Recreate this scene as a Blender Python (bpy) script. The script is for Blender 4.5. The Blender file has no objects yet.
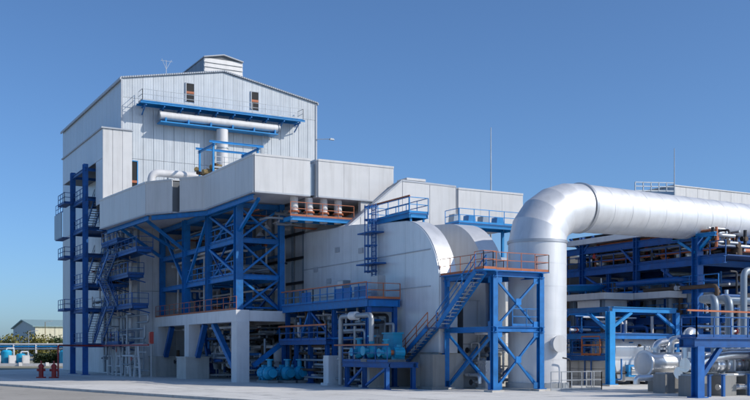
import bpy, math, random
from mathutils import Vector, Matrix
R = math.radians
rnd = random.Random(7)
scn = bpy.context.scene
col = scn.collection

# ------------------------------------------------------------------ camera, sky, sun, exposure
YAW = math.atan(0.55)
cam_d = bpy.data.cameras.new('camera'); cam = bpy.data.objects.new('camera', cam_d); col.objects.link(cam)
cam.location = (0, 0, 2.6); cam.rotation_euler = (R(90), 0, -YAW)
cam_d.sensor_width = 36; cam_d.lens = 48.0; cam_d.shift_y = 0.2; cam_d.clip_end = 9000; cam_d.clip_start = .5
scn.camera = cam
SUN_EL, SUN_AZ = R(34), R(136)
wd = bpy.data.worlds.new('World'); scn.world = wd; wd.use_nodes = True
nt = wd.node_tree; bg = nt.nodes['Background']
sky = nt.nodes.new('ShaderNodeTexSky'); sky.sky_type = 'NISHITA'; sky.sun_disc = False
sky.sun_elevation = SUN_EL; sky.sun_rotation = SUN_AZ; sky.altitude = 0; sky.air_density = 0.75; sky.dust_density = 1.1; sky.ozone_density = 6.8
wb = nt.nodes.new('ShaderNodeMix'); wb.data_type = 'RGBA'; wb.blend_type = 'MULTIPLY'; wb.inputs[0].default_value = 1; wb.inputs[7].default_value = (.87, .97, 1.0, 1)   # white balance of the picture
nt.links.new(sky.outputs[0], wb.inputs[6]); nt.links.new(wb.outputs[2], bg.inputs[0]); bg.inputs[1].default_value = 0.135
sl = bpy.data.lights.new('sun', 'SUN'); sl.energy = 2.95; sl.angle = R(0.53); sl.color = (1, .93, .83)
so = bpy.data.objects.new('sun', sl); col.objects.link(so)
sv = Vector((math.cos(SUN_EL)*math.sin(SUN_AZ), math.cos(SUN_EL)*math.cos(SUN_AZ), math.sin(SUN_EL)))
so.rotation_euler = sv.to_track_quat('Z', 'Y').to_euler(); so.location = (60, -40, 80)
scn.view_settings.view_transform = 'Standard'; scn.view_settings.look = 'None'
scn.view_settings.exposure = 0.16; scn.view_settings.gamma = 1

# ------------------------------------------------------------------ materials
M = {}
def mat(name, c, rough=.5, metal=0, var=.06, dirt=.0, dirtc=(.12, .1, .08), bump=0, bscale=3., wave=0, wdist=.25, nscale=1.0, spec=.5, rust=0):
    m = bpy.data.materials.new(name); m.use_nodes = True; n = m.node_tree; L = n.links; N = n.nodes
    b = N['Principled BSDF']; b.inputs['Roughness'].default_value = rough; b.inputs['Metallic'].default_value = metal
    b.inputs['Specular IOR Level'].default_value = spec
    geo = N.new('ShaderNodeNewGeometry')
    cur = None
    oi = N.new('ShaderNodeObjectInfo')
    mr = N.new('ShaderNodeMapRange'); mr.inputs[3].default_value = 1-var; mr.inputs[4].default_value = 1+var
    L.new(oi.outputs['Random'], mr.inputs[0])
    no = N.new('ShaderNodeTexNoise'); no.inputs['Scale'].default_value = nscale; no.inputs['Detail'].default_value = 5
    L.new(geo.outputs['Position'], no.inputs['Vector'])
    mr2 = N.new('ShaderNodeMapRange'); mr2.inputs[1].default_value = .3; mr2.inputs[2].default_value = .7; mr2.inputs[3].default_value = 1-var*1.2; mr2.inputs[4].default_value = 1+var*.8
    L.new(no.outputs[0], mr2.inputs[0])
    mu = N.new('ShaderNodeMath'); mu.operation = 'MULTIPLY'; L.new(mr.outputs[0], mu.inputs[0]); L.new(mr2.outputs[0], mu.inputs[1])
    vm = N.new('ShaderNodeVectorMath'); vm.operation = 'SCALE'; vm.inputs[0].default_value = c; L.new(mu.outputs[0], vm.inputs['Scale'])
    cur = vm.outputs[0]
    if dirt:
        mp = N.new('ShaderNodeMapping'); mp.inputs['Scale'].default_value = (1.6, 1.6, .12); L.new(geo.outputs['Position'], mp.inputs[0])
        n2 = N.new('ShaderNodeTexNoise'); n2.inputs['Scale'].default_value = 1.3; n2.inputs['Detail'].default_value = 6; n2.inputs['Roughness'].default_value = .65
        L.new(mp.outputs[0], n2.inputs['Vector'])
        m3 = N.new('ShaderNodeMapRange'); m3.inputs[1].default_value = .48; m3.inputs[2].default_value = .78; m3.inputs[3].default_value = 0; m3.inputs[4].default_value = dirt
        L.new(n2.outputs[0], m3.inputs[0])
        mx = N.new('ShaderNodeMix'); mx.data_type = 'RGBA'; L.new(m3.outputs[0], mx.inputs[0]); L.new(cur, mx.inputs[6]); mx.inputs[7].default_value = (*dirtc, 1)
        cur = mx.outputs[2]
    if rust:
        n6 = N.new('ShaderNodeTexNoise'); n6.inputs['Scale'].default_value = 2.6; n6.inputs['Detail'].default_value = 8; n6.inputs['Roughness'].default_value = .7; L.new(geo.outputs['Position'], n6.inputs['Vector'])
        m6 = N.new('ShaderNodeMapRange'); m6.inputs[1].default_value = .60; m6.inputs[2].default_value = .70; m6.inputs[3].default_value = 0; m6.inputs[4].default_value = rust; L.new(n6.outputs[0], m6.inputs[0])
        x6 = N.new('ShaderNodeMix'); x6.data_type = 'RGBA'; L.new(m6.outputs[0], x6.inputs[0]); L.new(cur, x6.inputs[6]); x6.inputs[7].default_value = (.12, .075, .055, 1); cur = x6.outputs[2]
    L.new(cur, b.inputs['Base Color'])
    rr = N.new('ShaderNodeMapRange'); rr.inputs[3].default_value = max(.05, rough-.12); rr.inputs[4].default_value = min(1, rough+.12)
    L.new(no.outputs[0], rr.inputs[0]); L.new(rr.outputs[0], b.inputs['Roughness'])
    h = None
    if wave:
        tc = N.new('ShaderNodeTexCoord'); sx = N.new('ShaderNodeSeparateXYZ'); L.new(tc.outputs['Object'], sx.inputs[0])
        a = N.new('ShaderNodeMath'); a.operation = 'ADD'; L.new(sx.outputs[0], a.inputs[0]); L.new(sx.outputs[1], a.inputs[1])
        s = N.new('ShaderNodeMath'); s.operation = 'MULTIPLY'; s.inputs[1].default_value = 2*math.pi/wave; L.new(a.outputs[0], s.inputs[0])
        w = N.new('ShaderNodeMath'); w.operation = 'SINE'; L.new(s.outputs[0], w.inputs[0])
        bp = N.new('ShaderNodeBump'); bp.inputs['Distance'].default_value = .03; bp.inputs['Strength'].default_value = wdist; L.new(w.outputs[0], bp.inputs['Height'])
        h = bp
    if bump:
        n4 = N.new('ShaderNodeTexNoise'); n4.inputs['Scale'].default_value = bscale; n4.inputs['Detail'].default_value = 4
        L.new(geo.outputs['Position'], n4.inputs['Vector'])
        bp = N.new('ShaderNodeBump'); bp.inputs['Distance'].default_value = .05; bp.inputs['Strength'].default_value = bump; L.new(n4.outputs[0], bp.inputs['Height'])
        if h: L.new(h.outputs[0], bp.inputs['Normal'])
        h = bp
    if h: L.new(h.outputs[0], b.inputs['Normal'])
    M[name] = m; return m
mat('clad', (.58, .62, .65), .42, 0, .05, .4, (.34, .35, .36), .12, .8, wave=.28, wdist=.13)
mat('clad_shade', (.60, .68, .75), .42, 0, .035, .25, (.36, .39, .42), .12, .8, wave=.28, wdist=.13)  # shaded-side copy of the cladding: bluish skylight tint put into the colour
mat('box_white', (.65, .645, .635), .4, 0, .03, .36, (.34, .32, .29), .28, .6)
mat('trim', (.45, .48, .52), .5, 0, .05, .2)
mat('roof', (.30, .33, .37), .5, .2, .05, .3, wave=.25, wdist=.5)
mat('core', (.16, .17, .18), .8, 0, .05)
mat('duct', (.78, .80, .82), .36, .2, .04, .3, (.34, .34, .34), .2, .5)
mat('casing', (.68, .68, .68), .5, .05, .07, .35, (.3, .28, .26), .2, .8)
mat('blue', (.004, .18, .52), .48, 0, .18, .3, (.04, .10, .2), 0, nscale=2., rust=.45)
mat('shade_blue', (.003, .10, .35), .5, 0, .18, .3, (.03, .06, .12), 0, nscale=2., rust=.45)  # the blue steel paint darkened: its look in shade put into the colour
mat('bright', (.005, .26, .62), .45, 0, .12, .25, (.05, .12, .2), rust=.35)  # the blue steel paint lightened: its sunlit look put into the colour
mat('cyan', (.015, .38, .62), .4, 0, .14, .5, (.04, .13, .18), rust=.5)
mat('orange', (.50, .15, .06), .5, 0, .15, .3, (.15, .07, .04))
mat('red', (.36, .03, .025), .45, 0, .12, .3, (.12, .05, .04))
mat('alu', (.74, .745, .75), .48, .4, .03, .35, (.46, .45, .44), .16, 1.3)
mat('alu_band', (.50, .51, .53), .45, .7, .04)
mat('silver', (.80, .81, .82), .30, .8, .06, .3, (.3, .28, .25), .25, 3)
mat('grey_pipe', (.30, .36, .42), .45, .35, .1, .3)
mat('galv', (.40, .43, .46), .5, .6, .1, .2)
mat('concrete', (.58, .56, .52), .85, 0, .07, .5, (.2, .18, .15), .35, 4)
mat('concrete_grey', (.27, .27, .26), .88, 0, .08, .5, (.13, .12, .11), .4, 4)
mat('concrete_white', (.78, .78, .78), .7, 0, .05, .25, (.3, .28, .25), .2, 3)
mat('dark', (.012, .012, .014), .7, 0, .1)
mat('darksteel', (.045, .045, .05), .55, .3, .2, .3)
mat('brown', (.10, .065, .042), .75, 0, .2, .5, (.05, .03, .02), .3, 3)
mat('tan', (.30, .22, .10), .85, 0, .2, .6, (.1, .07, .03), .6, 6)
mat('glass', (.03, .05, .07), .12, 0, .1)
mat('leaf', (.24, .22, .04), .6, 0, .35, nscale=1.2)
mat('leaf_dark', (.045, .075, .02), .6, 0, .35, nscale=1.2)
mat('bark', (.10, .075, .05), .9, 0, .2)
mat('ware_wall', (.72, .68, .50), .7, 0, .05, .3, wave=.5, wdist=.3)  # warehouse wall, gable and roof lightened: distance haze put into the colours
mat('ware_side', (.45, .53, .55), .7, 0, .05, .3, wave=.5, wdist=.3)
mat('ware_roof', (.30, .44, .44), .6, 0, .05, .3)
mat('deck', (.03, .09, .26), .6, .2, .12, .3, (.05, .05, .07))
mat('white_paint', (.72, .71, .70), .5, 0, .05, .2)

def ground_mat(name, c1, c2, c3, sc, bump=.3):
    m = bpy.data.materials.new(name); m.use_nodes = True; N = m.node_tree.nodes; L = m.node_tree.links
    b = N['Principled BSDF']; b.inputs['Roughness'].default_value = .9; b.inputs['Specular IOR Level'].default_value = .25
    g = N.new('ShaderNodeNewGeometry')
    a = N.new('ShaderNodeTexNoise'); a.inputs['Scale'].default_value = sc; a.inputs['Detail'].default_value = 8; a.inputs['Roughness'].default_value = .6; L.new(g.outputs['Position'], a.inputs['Vector'])
    r = N.new('ShaderNodeValToRGB'); e = r.color_ramp.elements; e[0].position = .3; e[0].color = (*c1, 1); e[1].position = .7; e[1].color = (*c3, 1)
    k = e.new(.5); k.color = (*c2, 1); L.new(a.outputs[0], r.inputs[0])
    f = N.new('ShaderNodeTexNoise'); f.inputs['Scale'].default_value = 9; f.inputs['Detail'].default_value = 6; L.new(g.outputs['Position'], f.inputs['Vector'])
    mr = N.new('ShaderNodeMapRange'); mr.inputs[3].default_value = .82; mr.inputs[4].default_value = 1.18; L.new(f.outputs[0], mr.inputs[0])
    oi = N.new('ShaderNodeObjectInfo'); mo = N.new('ShaderNodeMapRange'); mo.inputs[3].default_value = .89; mo.inputs[4].default_value = 1.05; L.new(oi.outputs['Random'], mo.inputs[0])
    mq = N.new('ShaderNodeMath'); mq.operation = 'MULTIPLY'; L.new(mr.outputs[0], mq.inputs[0]); L.new(mo.outputs[0], mq.inputs[1])
    st_ = N.new('ShaderNodeTexNoise'); st_.inputs['Scale'].default_value = .55; st_.inputs['Detail'].default_value = 7; st_.inputs['Roughness'].default_value = .7; L.new(g.outputs['Position'], st_.inputs['Vector'])
    ms = N.new('ShaderNodeMapRange'); ms.inputs[1].default_value = .55; ms.inputs[2].default_value = .68; ms.inputs[3].default_value = 1; ms.inputs[4].default_value = .6; L.new(st_.outputs[0], ms.inputs[0])
    m5 = N.new('ShaderNodeMath'); m5.operation = 'MULTIPLY'; L.new(mq.outputs[0], m5.inputs[0]); L.new(ms.outputs[0], m5.inputs[1]); mr = m5
    vm = N.new('ShaderNodeVectorMath'); vm.operation = 'SCALE'; L.new(r.outputs[0], vm.inputs[0]); L.new(mr.outputs[0], vm.inputs['Scale'])
    L.new(vm.outputs[0], b.inputs['Base Color'])
    bp = N.new('ShaderNodeBump'); bp.inputs['Strength'].default_value = bump; bp.inputs['Distance'].default_value = .03; L.new(f.outputs[0], bp.inputs['Height']); L.new(bp.outputs[0], b.inputs['Normal'])
    M[name] = m
ground_mat('apron', (.66, .635, .58), (.73, .705, .65), (.77, .745, .69), .16)
ground_mat('road', (.43, .395, .34), (.49, .455, .395), (.54, .50, .44), .12)
ground_mat('soil', (.24, .24, .15), (.32, .30, .22), (.38, .35, .27), .05, .6)

# ------------------------------------------------------------------ mesh builder
class B:
    def __init__(s): s.v = []; s.f = []; s.s = []
    def face(s, pts, smooth=False):
        i = len(s.v); s.v += [tuple(p) for p in pts]; s.f.append(tuple(range(i, i+len(pts)))); s.s.append(smooth)
    def box(s, x0, x1, y0, y1, z0, z1):
        i = len(s.v)
        s.v += [(x0, y0, z0), (x1, y0, z0), (x1, y1, z0), (x0, y1, z0), (x0, y0, z1), (x1, y0, z1), (x1, y1, z1), (x0, y1, z1)]
        for q in ((0, 3, 2, 1), (4, 5, 6, 7), (0, 1, 5, 4), (1, 2, 6, 5), (2, 3, 7, 6), (3, 0, 4, 7)):
            s.f.append(tuple(i+k for k in q)); s.s.append(False)
        return s
    def frame(s, p, q, up=None):
        p = Vector(p); q = Vector(q); d = (q-p).normalized()
        up = Vector(up) if up else (Vector((0, 0, 1)) if abs(d.z) < .95 else Vector((0, 1, 0)))
        a = d.cross(up).normalized(); b = a.cross(d).normalized()
        return p, q, a, b
    def prof(s, p, q, pr, up=None):
        p, q, a, b = s.frame(p, q, up); i = len(s.v); n = len(pr)
        for e in (p, q):
            for (x, y) in pr: s.v.append(tuple(e+a*x+b*y))
        for k in range(n):
            j = (k+1) % n; s.f.append((i+k, i+j, i+n+j, i+n+k)); s.s.append(False)
        s.f.append(tuple(i+k for k in reversed(range(n)))); s.s.append(False)
        s.f.append(tuple(i+n+k for k in range(n))); s.s.append(False)
        return s
    def bar(s, p, q, w, d=None, up=None):
        d = d or w; w /= 2; d /= 2
        return s.prof(p, q, [(-w, -d), (w, -d), (w, d), (-w, d)], up)
    def hsec(s, p, q, w, d, up=None, t=.035):
        w /= 2; d /= 2; k = t/2
        return s.prof(p, q, [(-w, -d), (w, -d), (w, -d+t), (k, -d+t), (k, d-t), (w, d-t), (w, d), (-w, d), (-w, d-t), (-k, d-t), (-k, -d+t), (-w, -d+t)], up)
    def ring(s, c, a, b, r, n):
        i = len(s.v)
        for k in range(n):
            t = 2*math.pi*k/n; s.v.append(tuple(c+a*(math.cos(t)*r)+b*(math.sin(t)*r)))
        return i
    def tube(s, path, r, n=14, caps=True, hard=False):
        P = [Vector(p) for p in path]; m = len(P); rs = r if isinstance(r, (list, tuple)) else [r]*m
        T = []
        for i in range(m):
            d = (P[min(i+1, m-1)]-P[max(i-1, 0)])
            if 0 < i < m-1: d = (P[i+1]-P[i]).normalized()+(P[i]-P[i-1]).normalized()
            T.append(d.normalized())
        up = Vector((0, 0, 1)) if abs(T[0].z) < .9 else Vector((0, 1, 0))
        a = T[0].cross(up).normalized(); rings = []
        for i in range(m):
            a = (a-T[i]*a.dot(T[i])).normalized(); b = T[i].cross(a)
            rings.append((s.ring(P[i], a, b, rs[i], n), a, b))
        for i in range(m-1):
            i0 = rings[i][0]; i1 = rings[i+1][0]
            for k in range(n):
                j = (k+1) % n; s.f.append((i0+k, i0+j, i1+j, i1+k)); s.s.append(True)
        if caps:
            for (e, rev) in ((0, True), (m-1, False)):
                i0 = s.ring(P[e], rings[e][1], rings[e][2], rs[e], n); q = list(range(i0, i0+n))
                s.f.append(tuple(reversed(q)) if rev else tuple(q)); s.s.append(False)
        return s
    def pipe(s, pts, r, bend=None, n=14, seg=6):
        bend = bend or r*2.2; P = [Vector(p) for p in pts]; out = [P[0]]
        for i in range(1, len(P)-1):
            a = (P[i-1]-P[i]); b = (P[i+1]-P[i]); k = min(bend, a.length*.49, b.length*.49)
            p0 = P[i]+a.normalized()*k; p1 = P[i]+b.normalized()*k
            for j in range(seg+1):
                t = j/seg; out.append(p0*(1-t)**2+P[i]*2*t*(1-t)+p1*t*t)
        out.append(P[-1]); return s.tube(out, r, n)
    def prism(s, pts, vec):
        vec = Vector(vec); A = [Vector(p) for p in pts]; Q = [p+vec for p in A]; n = len(A)
        s.face(list(reversed(A))); s.face(Q)
        for k in range(n): s.face([A[k], A[(k+1) % n], Q[(k+1) % n], Q[k]])
        return s
    def dish(s, c, axis, r, depth, n=16, m=4):
        c = Vector(c); ax = Vector(axis).normalized(); up = Vector((0, 0, 1)) if abs(ax.z) < .9 else Vector((0, 1, 0))
        a = ax.cross(up).normalized(); b = ax.cross(a); prev = None
        for i in range(m+1):
            t = i/m*math.pi/2; cur = s.ring(c+ax*depth*math.sin(t), a, b, max(r*math.cos(t), .001), n)
            if prev is not None:
                for k in range(n):
                    j = (k+1) % n; s.f.append((prev+k, cur+k, cur+j, prev+j)); s.s.append(True)
            prev = cur
        return s
    def mesh(s, name):
        m = bpy.data.meshes.new(name); m.from_pydata(s.v, [], s.f); m.polygons.foreach_set('use_smooth', s.s)
        m.update(); return m

def thing(name, label, cat, loc, group=None):
    o = bpy.data.objects.new(name, None); o.location = loc; o.empty_display_size = .3; col.objects.link(o)
    o['label'] = label; o['category'] = cat
    if group: o['group'] = group
    return o
def origin(o):
    v = Vector(o.location)
    while o.parent: o = o.parent; v = v+Vector(o.location)
    return v
def add(par, name, b, m, label=None):
    """mesh given in world coordinates, linked as a child of par"""
    me = b.mesh(name) if isinstance(b, B) else b
    o = bpy.data.objects.new(name, me); me.materials.append(M[m]) if not me.materials else None
    col.objects.link(o)
    if par:
        o.parent = par
        root = par
        while root.parent: root = root.parent
        if par is root: o.matrix_parent_inverse = Matrix.Translation(-Vector(root.location))
    if label: o['label'] = label
    return o
def solo(name, b, m, label, cat, group=None):
    o = add(None, name, b, m); o['label'] = label; o['category'] = cat
    if group: o['group'] = group
    return o
def structure(name, b, m):
    o = add(None, name, b, m); o['kind'] = 'structure'; return o
def copy_tree(o, shift, parent=None, label=None, rz=0):
    c = o.copy(); col.objects.link(c)
    if parent is None:
        c.location = Vector(o.location)+Vector(shift); c.rotation_euler = (0, 0, rz)
        if label: c['label'] = label
    else: c.parent = parent
    for ch in [x for x in o.children]: copy_tree(ch, shift, c)
    return c

# wall panels: shared bevelled slab, local x along wall, -y outward
_pc = {}
def panel_mesh(w, h, m, t=.07):
    k = (round(w, 3), round(h, 3), m, t)
    if k not in _pc:
        b = B(); e = .035; g = .012
        x0, x1, z0, z1 = g, w-g, g, h-g
        i = 0
        b.v = [(x0, 0, z0), (x1, 0, z0), (x1, 0, z1), (x0, 0, z1), (x0, -t+e*.6, z0), (x1, -t+e*.6, z0), (x1, -t+e*.6, z1), (x0, -t+e*.6, z1),
               (x0+e, -t, z0+e), (x1-e, -t, z0+e), (x1-e, -t, z1-e), (x0+e, -t, z1-e)]
        b.f = [(8, 9, 10, 11), (4, 5, 9, 8), (5, 6, 10, 9), (6, 7, 11, 10), (7, 4, 8, 11), (0, 1, 5, 4), (1, 2, 6, 5), (2, 3, 7, 6), (3, 0, 4, 7)]
        b.s = [False]*9
        me = b.mesh('wall_panel'); me.materials.append(M[m]); _pc[k] = me
    return _pc[k]
def panels(par, face, fixed, a0, a1, z0, z1, na, nz, m, name='wall_panel', skip=None):
    """face 'S': plane y=fixed seen from -y; 'W': plane x=fixed seen from -x"""
    w = (a1-a0)/na; h = (z1-z0)/nz; me = panel_mesh(w, h, m)
    root = par; L = Vector(root.location)
    for i in range(na):
        for j in range(nz):
            if skip and skip(i, j): continue
            o = bpy.data.objects.new(name, me); col.objects.link(o); o.parent = par
            if face == 'S': p = Vector((a0+i*w, fixed, z0+j*h))
            else: p = Vector((fixed, a1-i*w, z0+j*h)); o.rotation_euler = (0, 0, R(-90))
            o.location = p-L
def column(par, x, y, z0, z1, w=.36, m='blue', up=None, name='column'):
    b = B(); b.hsec((x, y, z0), (x, y, z1), w, w, up, .05)
    if z0 < .6: b.box(x-w*.8, x+w*.8, y-w*.8, y+w*.8, z0, z0+.06)
    return add(par, name, b, m)
def beam(par, p, q, w=.25, d=.36, m='blue', name='beam'):
    return add(par, name, B().hsec(p, q, w, d, None, .04), m)
def brace(par, p, q, w=.16, m='blue', name='brace'):
    return add(par, name, B().bar(p, q, w), m)
def xbrace(par, p0, p1, z0, z1, w=.16, m='blue', off=(0, 0)):
    ox, oy = off
    brace(par, (p0[0], p0[1], z0), (p1[0], p1[1], z1), w, m)
    brace(par, (p0[0]+ox, p0[1]+oy, z1), (p1[0]+ox, p1[1]+oy, z0), w, m)
def rail_b(b, pts, h=1.1, step=1.4, r=.05):
    for p, q in zip(pts[:-1], pts[1:]):
        p = Vector(p); q = Vector(q); n = max(1, round((q-p).length/step))
        for i in range(n+1):
            a = p.lerp(q, i/n); b.bar(a, a+Vector((0, 0, h)), r)
        for k in (h, h*.55): b.bar(p+Vector((0, 0, k)), q+Vector((0, 0, k)), r)
        b.bar(p+Vector((0, 0, .08)), q+Vector((0, 0, .08)), .02, .15)
    return b
def railing(par, pts, m='blue', h=1.1, step=1.4, r=.05, name='handrail'):
    return add(par, name, rail_b(B(), pts, h, step, r), m)
def walkway(name, label, x0, x1, y0, y1, z, rails, m='blue', rm='blue', group=None, beamd=.28):
    t = thing(name, label, 'walkway', ((x0+x1)/2, (y0+y1)/2, z), group)
    add(t, 'deck', B().box(x0, x1, y0, y1, z-.06, z), 'deck')
    for p, q in (((x0+.06, y0, 0), (x0+.06, y1, 0)), ((x1-.06, y0, 0), (x1-.06, y1, 0))):
        add(t, 'edge_beam', B().hsec((p[0], p[1], z-.06-beamd/2), (q[0], q[1], z-.06-beamd/2), .14, beamd), m)
    for p, q in (((x0, y0+.06, 0), (x1, y0+.06, 0)), ((x0, y1-.06, 0), (x1, y1-.06, 0))):
        add(t, 'edge_beam', B().hsec((p[0]+.14, p[1], z-.06-beamd/2), (q[0]-.14, q[1], z-.06-beamd/2), .12, beamd*.9), m)
    E = {'W': [(x0+.03, y0, z), (x0+.03, y1, z)], 'E': [(x1-.03, y0, z), (x1-.03, y1, z)], 'S': [(x0, y0+.03, z), (x1, y0+.03, z)], 'N': [(x0, y1-.03, z), (x1, y1-.03, z)]}
    for k in rails: railing(t, E[k], rm)
    return t
def stairs(par, p, q, wdir, w, m='blue', rm='orange', n=None):
    """p lower end, q upper end, treads across wdir"""
    p = Vector(p); q = Vector(q); wd_ = Vector(wdir)
    n = n or int((q.z-p.z)/.21)
    for s in (-1, 1):
        o = wd_*(s*w/2); add(par, 'stringer', B().bar(p+o, q+o, .08, .30), m)
        b = B(); h = Vector((0, 0, 1.0))
        for k in (1, .55): b.bar(p+o+h*k, q+o+h*k, .045)
        for i in range(4): a = (p+o).lerp(q+o, i/3); b.bar(a, a+h, .045)
        add(par, 'stair_rail', b, rm)
    d = (q-p); run = Vector((d.x, d.y, 0)).normalized()*.13
    for i in range(1, n):
        c = p.lerp(q, i/n); add(par, 'tread', B().bar(c-wd_*(w/2-.05), c+wd_*(w/2-.05), .30, .05, up=(0, 0, 1)), 'galv')

# ================================================================== SETTING
b = B(); b.face([(-3500, -2000, -.14), (4500, -2000, -.14), (4500, 6000, -.14), (-3500, 6000, -.14)]); structure('ground', b, 'soil')
edge = [(10.0, 90.5), (12.0, 80.8), (16.3, 61.7), (19.6, 48.7), (24.5, 28.0), (29, 8)]
b = B(); b.face([(-60, -60, -.13), (29+14, -60, -.13)]+[(x, y, -.13) for x, y in reversed(edge)]+[(8.2, 98, -.13), (-30, 98, -.13), (-60, 80, -.13)]); structure('road', b, 'road')
ap = [(8.2, 98.0)]+edge+[(38, -30), (190, -30), (190, 170), (60, 170), (14, 112)]
b = B(); b.prism([(x, y, -.30) for x, y in ap], (0, 0, .275)); apr = structure('apron', b, 'concrete_grey')
def clip(poly, a, c):       # keep the side right of a->c
    out = []; n = len(poly); f = lambda q: (c[0]-a[0])*(q[1]-a[1])-(c[1]-a[1])*(q[0]-a[0])
    for i in range(n):
        p, q = poly[i], poly[(i+1) % n]; fp, fq = f(p), f(q)
        if fp >= 0: out.append(p)
        if fp*fq < 0: k = fp/(fp-fq); out.append((p[0]+(q[0]-p[0])*k, p[1]+(q[1]-p[1])*k))
    return out
gx = [6, 15, 22, 28, 34, 40, 46, 52, 58, 66, 78, 110, 190]; gy = [8, 26, 34, 40, 46, 52, 58, 66, 76, 90, 112]
for i in range(len(gx)-1):
    for j in range(len(gy)-1):
        q = [(gx[i]+.03, gy[j]+.03), (gx[i+1]-.03, gy[j]+.03), (gx[i+1]-.03, gy[j+1]-.03), (gx[i]+.03, gy[j+1]-.03)]
        q = clip(q, (8.2, 98.0), (29.0, 8.0)); q = clip(q, (200, 112+150*.2), (8.2, 98.0)) if False else q
        if len(q) > 2: add(apr, 'slab', B().prism([(x, y, -.02) for x, y in q], (0, 0, .02)), 'apron')
b = B(); b.face([(5.5, 112.02, 0), (60, 112.02, 0), (60, 170, 0)]); add(apr, 'slab', b, 'apron')
b = B()
for (x0, y0), (x1, y1) in zip(([(8.2, 98)]+edge)[:-1], ([(8.2, 98)]+edge)[1:]):
    b.bar((x0-.1, y0, -.06), (x1-.1, y1, -.06), .2, .16)
structure('kerb', b, 'concrete')
b = B(); b.face([(-60, 112, -.125), (6, 100.5, -.125), (12, 113, -.125), (58, 172, -.125), (58, 186, -.125), (4, 124, -.125), (-60, 126, -.125)]); structure('service_road', b, 'apron')

# ================================================================== BOILER HOUSE (tall hall)
X0, X1, Y0, Y1 = 27.3, 49.9, 104.8, 134.8
XM, ZE, ZR = 38.6, 31.2, 33.3
zt = lambda x: ZE+(ZR-ZE)*(1-abs(x-XM)/(XM-X0))
bh = thing('boiler_house', 'tall pale grey metal-clad boiler hall with low gable roof and rooftop penthouse', 'building', ((X0+X1)/2, (Y0+Y1)/2, 0))
b = B(); b.prism([(X0+.12, Y0+.12, 0), (X1-.12, Y0+.12, 0), (X1-.12, Y0+.12, ZE-.2), (XM, Y0+.12, ZR-.2), (X0+.12, Y0+.12, ZE-.2)], (0, Y1-Y0-.24, 0)); add(bh, 'wall', b, 'core')
np_ = 20; pw = (X1-X0)/np_
doors = [(34.3, 35.15, 29.55, 31.5), (41.85, 42.65, 29.55, 31.5), (28.3, 28.9, 19.4, 22.5)]
panels(bh, 'S', Y0+.12, X0, X1, 14.0, 22.8, np_, 1, 'clad')
panels(bh, 'S', Y0+.12, X0, X1, 22.8, 29.2, np_, 1, 'clad')
for i in range(np_):
    xa, xb = X0+i*pw+.012, X0+(i+1)*pw-.012
    b = B(); b.prism([(xa, Y0+.05, 29.21), (xb, Y0+.05, 29.21), (xb, Y0+.05, zt(xb)-.05), (xa, Y0+.05, zt(xa)-.05)], (0, .07, 0)); add(bh, 'wall_panel', b, 'clad')
panels(bh, 'W', X0+.12, Y0+.1, Y1, 25.2, ZE-.08, 18, 1, 'clad_shade')
panels(bh, 'W', X0+.12, Y0+.1, Y1, 17.2, 25.2, 18, 1, 'clad_shade')
panels(bh, 'W', X0+.12, Y0+.1, Y1, 8.6, 17.2, 18, 1, 'casing')
panels(bh, 'W', X0+.12, Y0+.1, Y1, 0, 8.6, 18, 1, 'casing')
for s in (-1, 1):
    xe = X0-.15 if s < 0 else X1+.15; ze = zt(X0)-.065
    add(bh, 'roof', B().prism([(xe, Y0-.14, ze), (XM, Y0-.14, ZR+.0), (XM, Y0-.14, ZR+.16), (xe, Y0-.14, ze+.16)], (0, Y1-Y0+.3, 0)), 'roof')
    add(bh, 'eave_gutter', B().box(xe-.07, xe+.07, Y0-.15, Y1+.2, ze-.16, ze+.08), 'trim')
for x in (X0+.02, X1-.02): add(bh, 'corner_trim', B().box(x-.10, x+.10, Y0-.03, Y0+.17, 14, ZE-.12), 'trim')
for (xa, xb, za, zb) in doors:
    d = add(bh, 'doorway', B().box(xa, xb, Y0-.03, Y0+.1, za, zb), 'dark')
    f = B(); f.box(xa-.1, xa, Y0-.08, Y0+.06, za, zb); f.box(xb, xb+.1, Y0-.08, Y0+.06, za, zb); f.box(xa-.1, xb+.1, Y0-.08, Y0+.06, zb, zb+.1)
    add(d, 'frame', f, 'trim' if za > 25 else 'bright'); add(d, 'safety_rail', B().box(xa, xb, Y0-.09, Y0-.04, za+.85, za+1.1), 'orange')
# penthouse
px0, px1, py0, py1, pz = 37.3, 41.9, 107.6, 119, 35.5
b = B(); b.prism([(px0+.1, py0+.1, 32.4), (px1-.1, py0+.1, 32.4), (px1-.1, py0+.1, pz), ((px0+px1)/2, py0+.1, pz+.45), (px0+.1, py0+.1, pz)], (0, py1-py0-.2, 0)); ph = add(bh, 'penthouse', b, 'core')
for i in range(5):
    za = 32.9+i*.52; add(ph, 'louvre_panel', B().prism([(px0, py0-.02, za), (px0, py0+.09, za+.5), (px0, py0+.12, za+.5), (px0, py0+.09, za)], (px1-px0, 0, 0)), 'box_white')
panels(ph, 'W', px0+.1, py0, py1, 32.9, pz, 8, 1, 'roof')  # left side in the dark roof colour: its shade put into the panels
for s in (-1, 1):
    xe = (px0 if s < 0 else px1)+s*.06
    add(ph, 'roof_sheet', B().prism([(xe, py0-.15, pz-.03), ((px0+px1)/2, py0-.15, pz+.46), ((px0+px1)/2, py0-.15, pz+.58), (xe, py0-.15, pz+.09)], (0, py1-py0+.3, 0)), 'trim')
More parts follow.
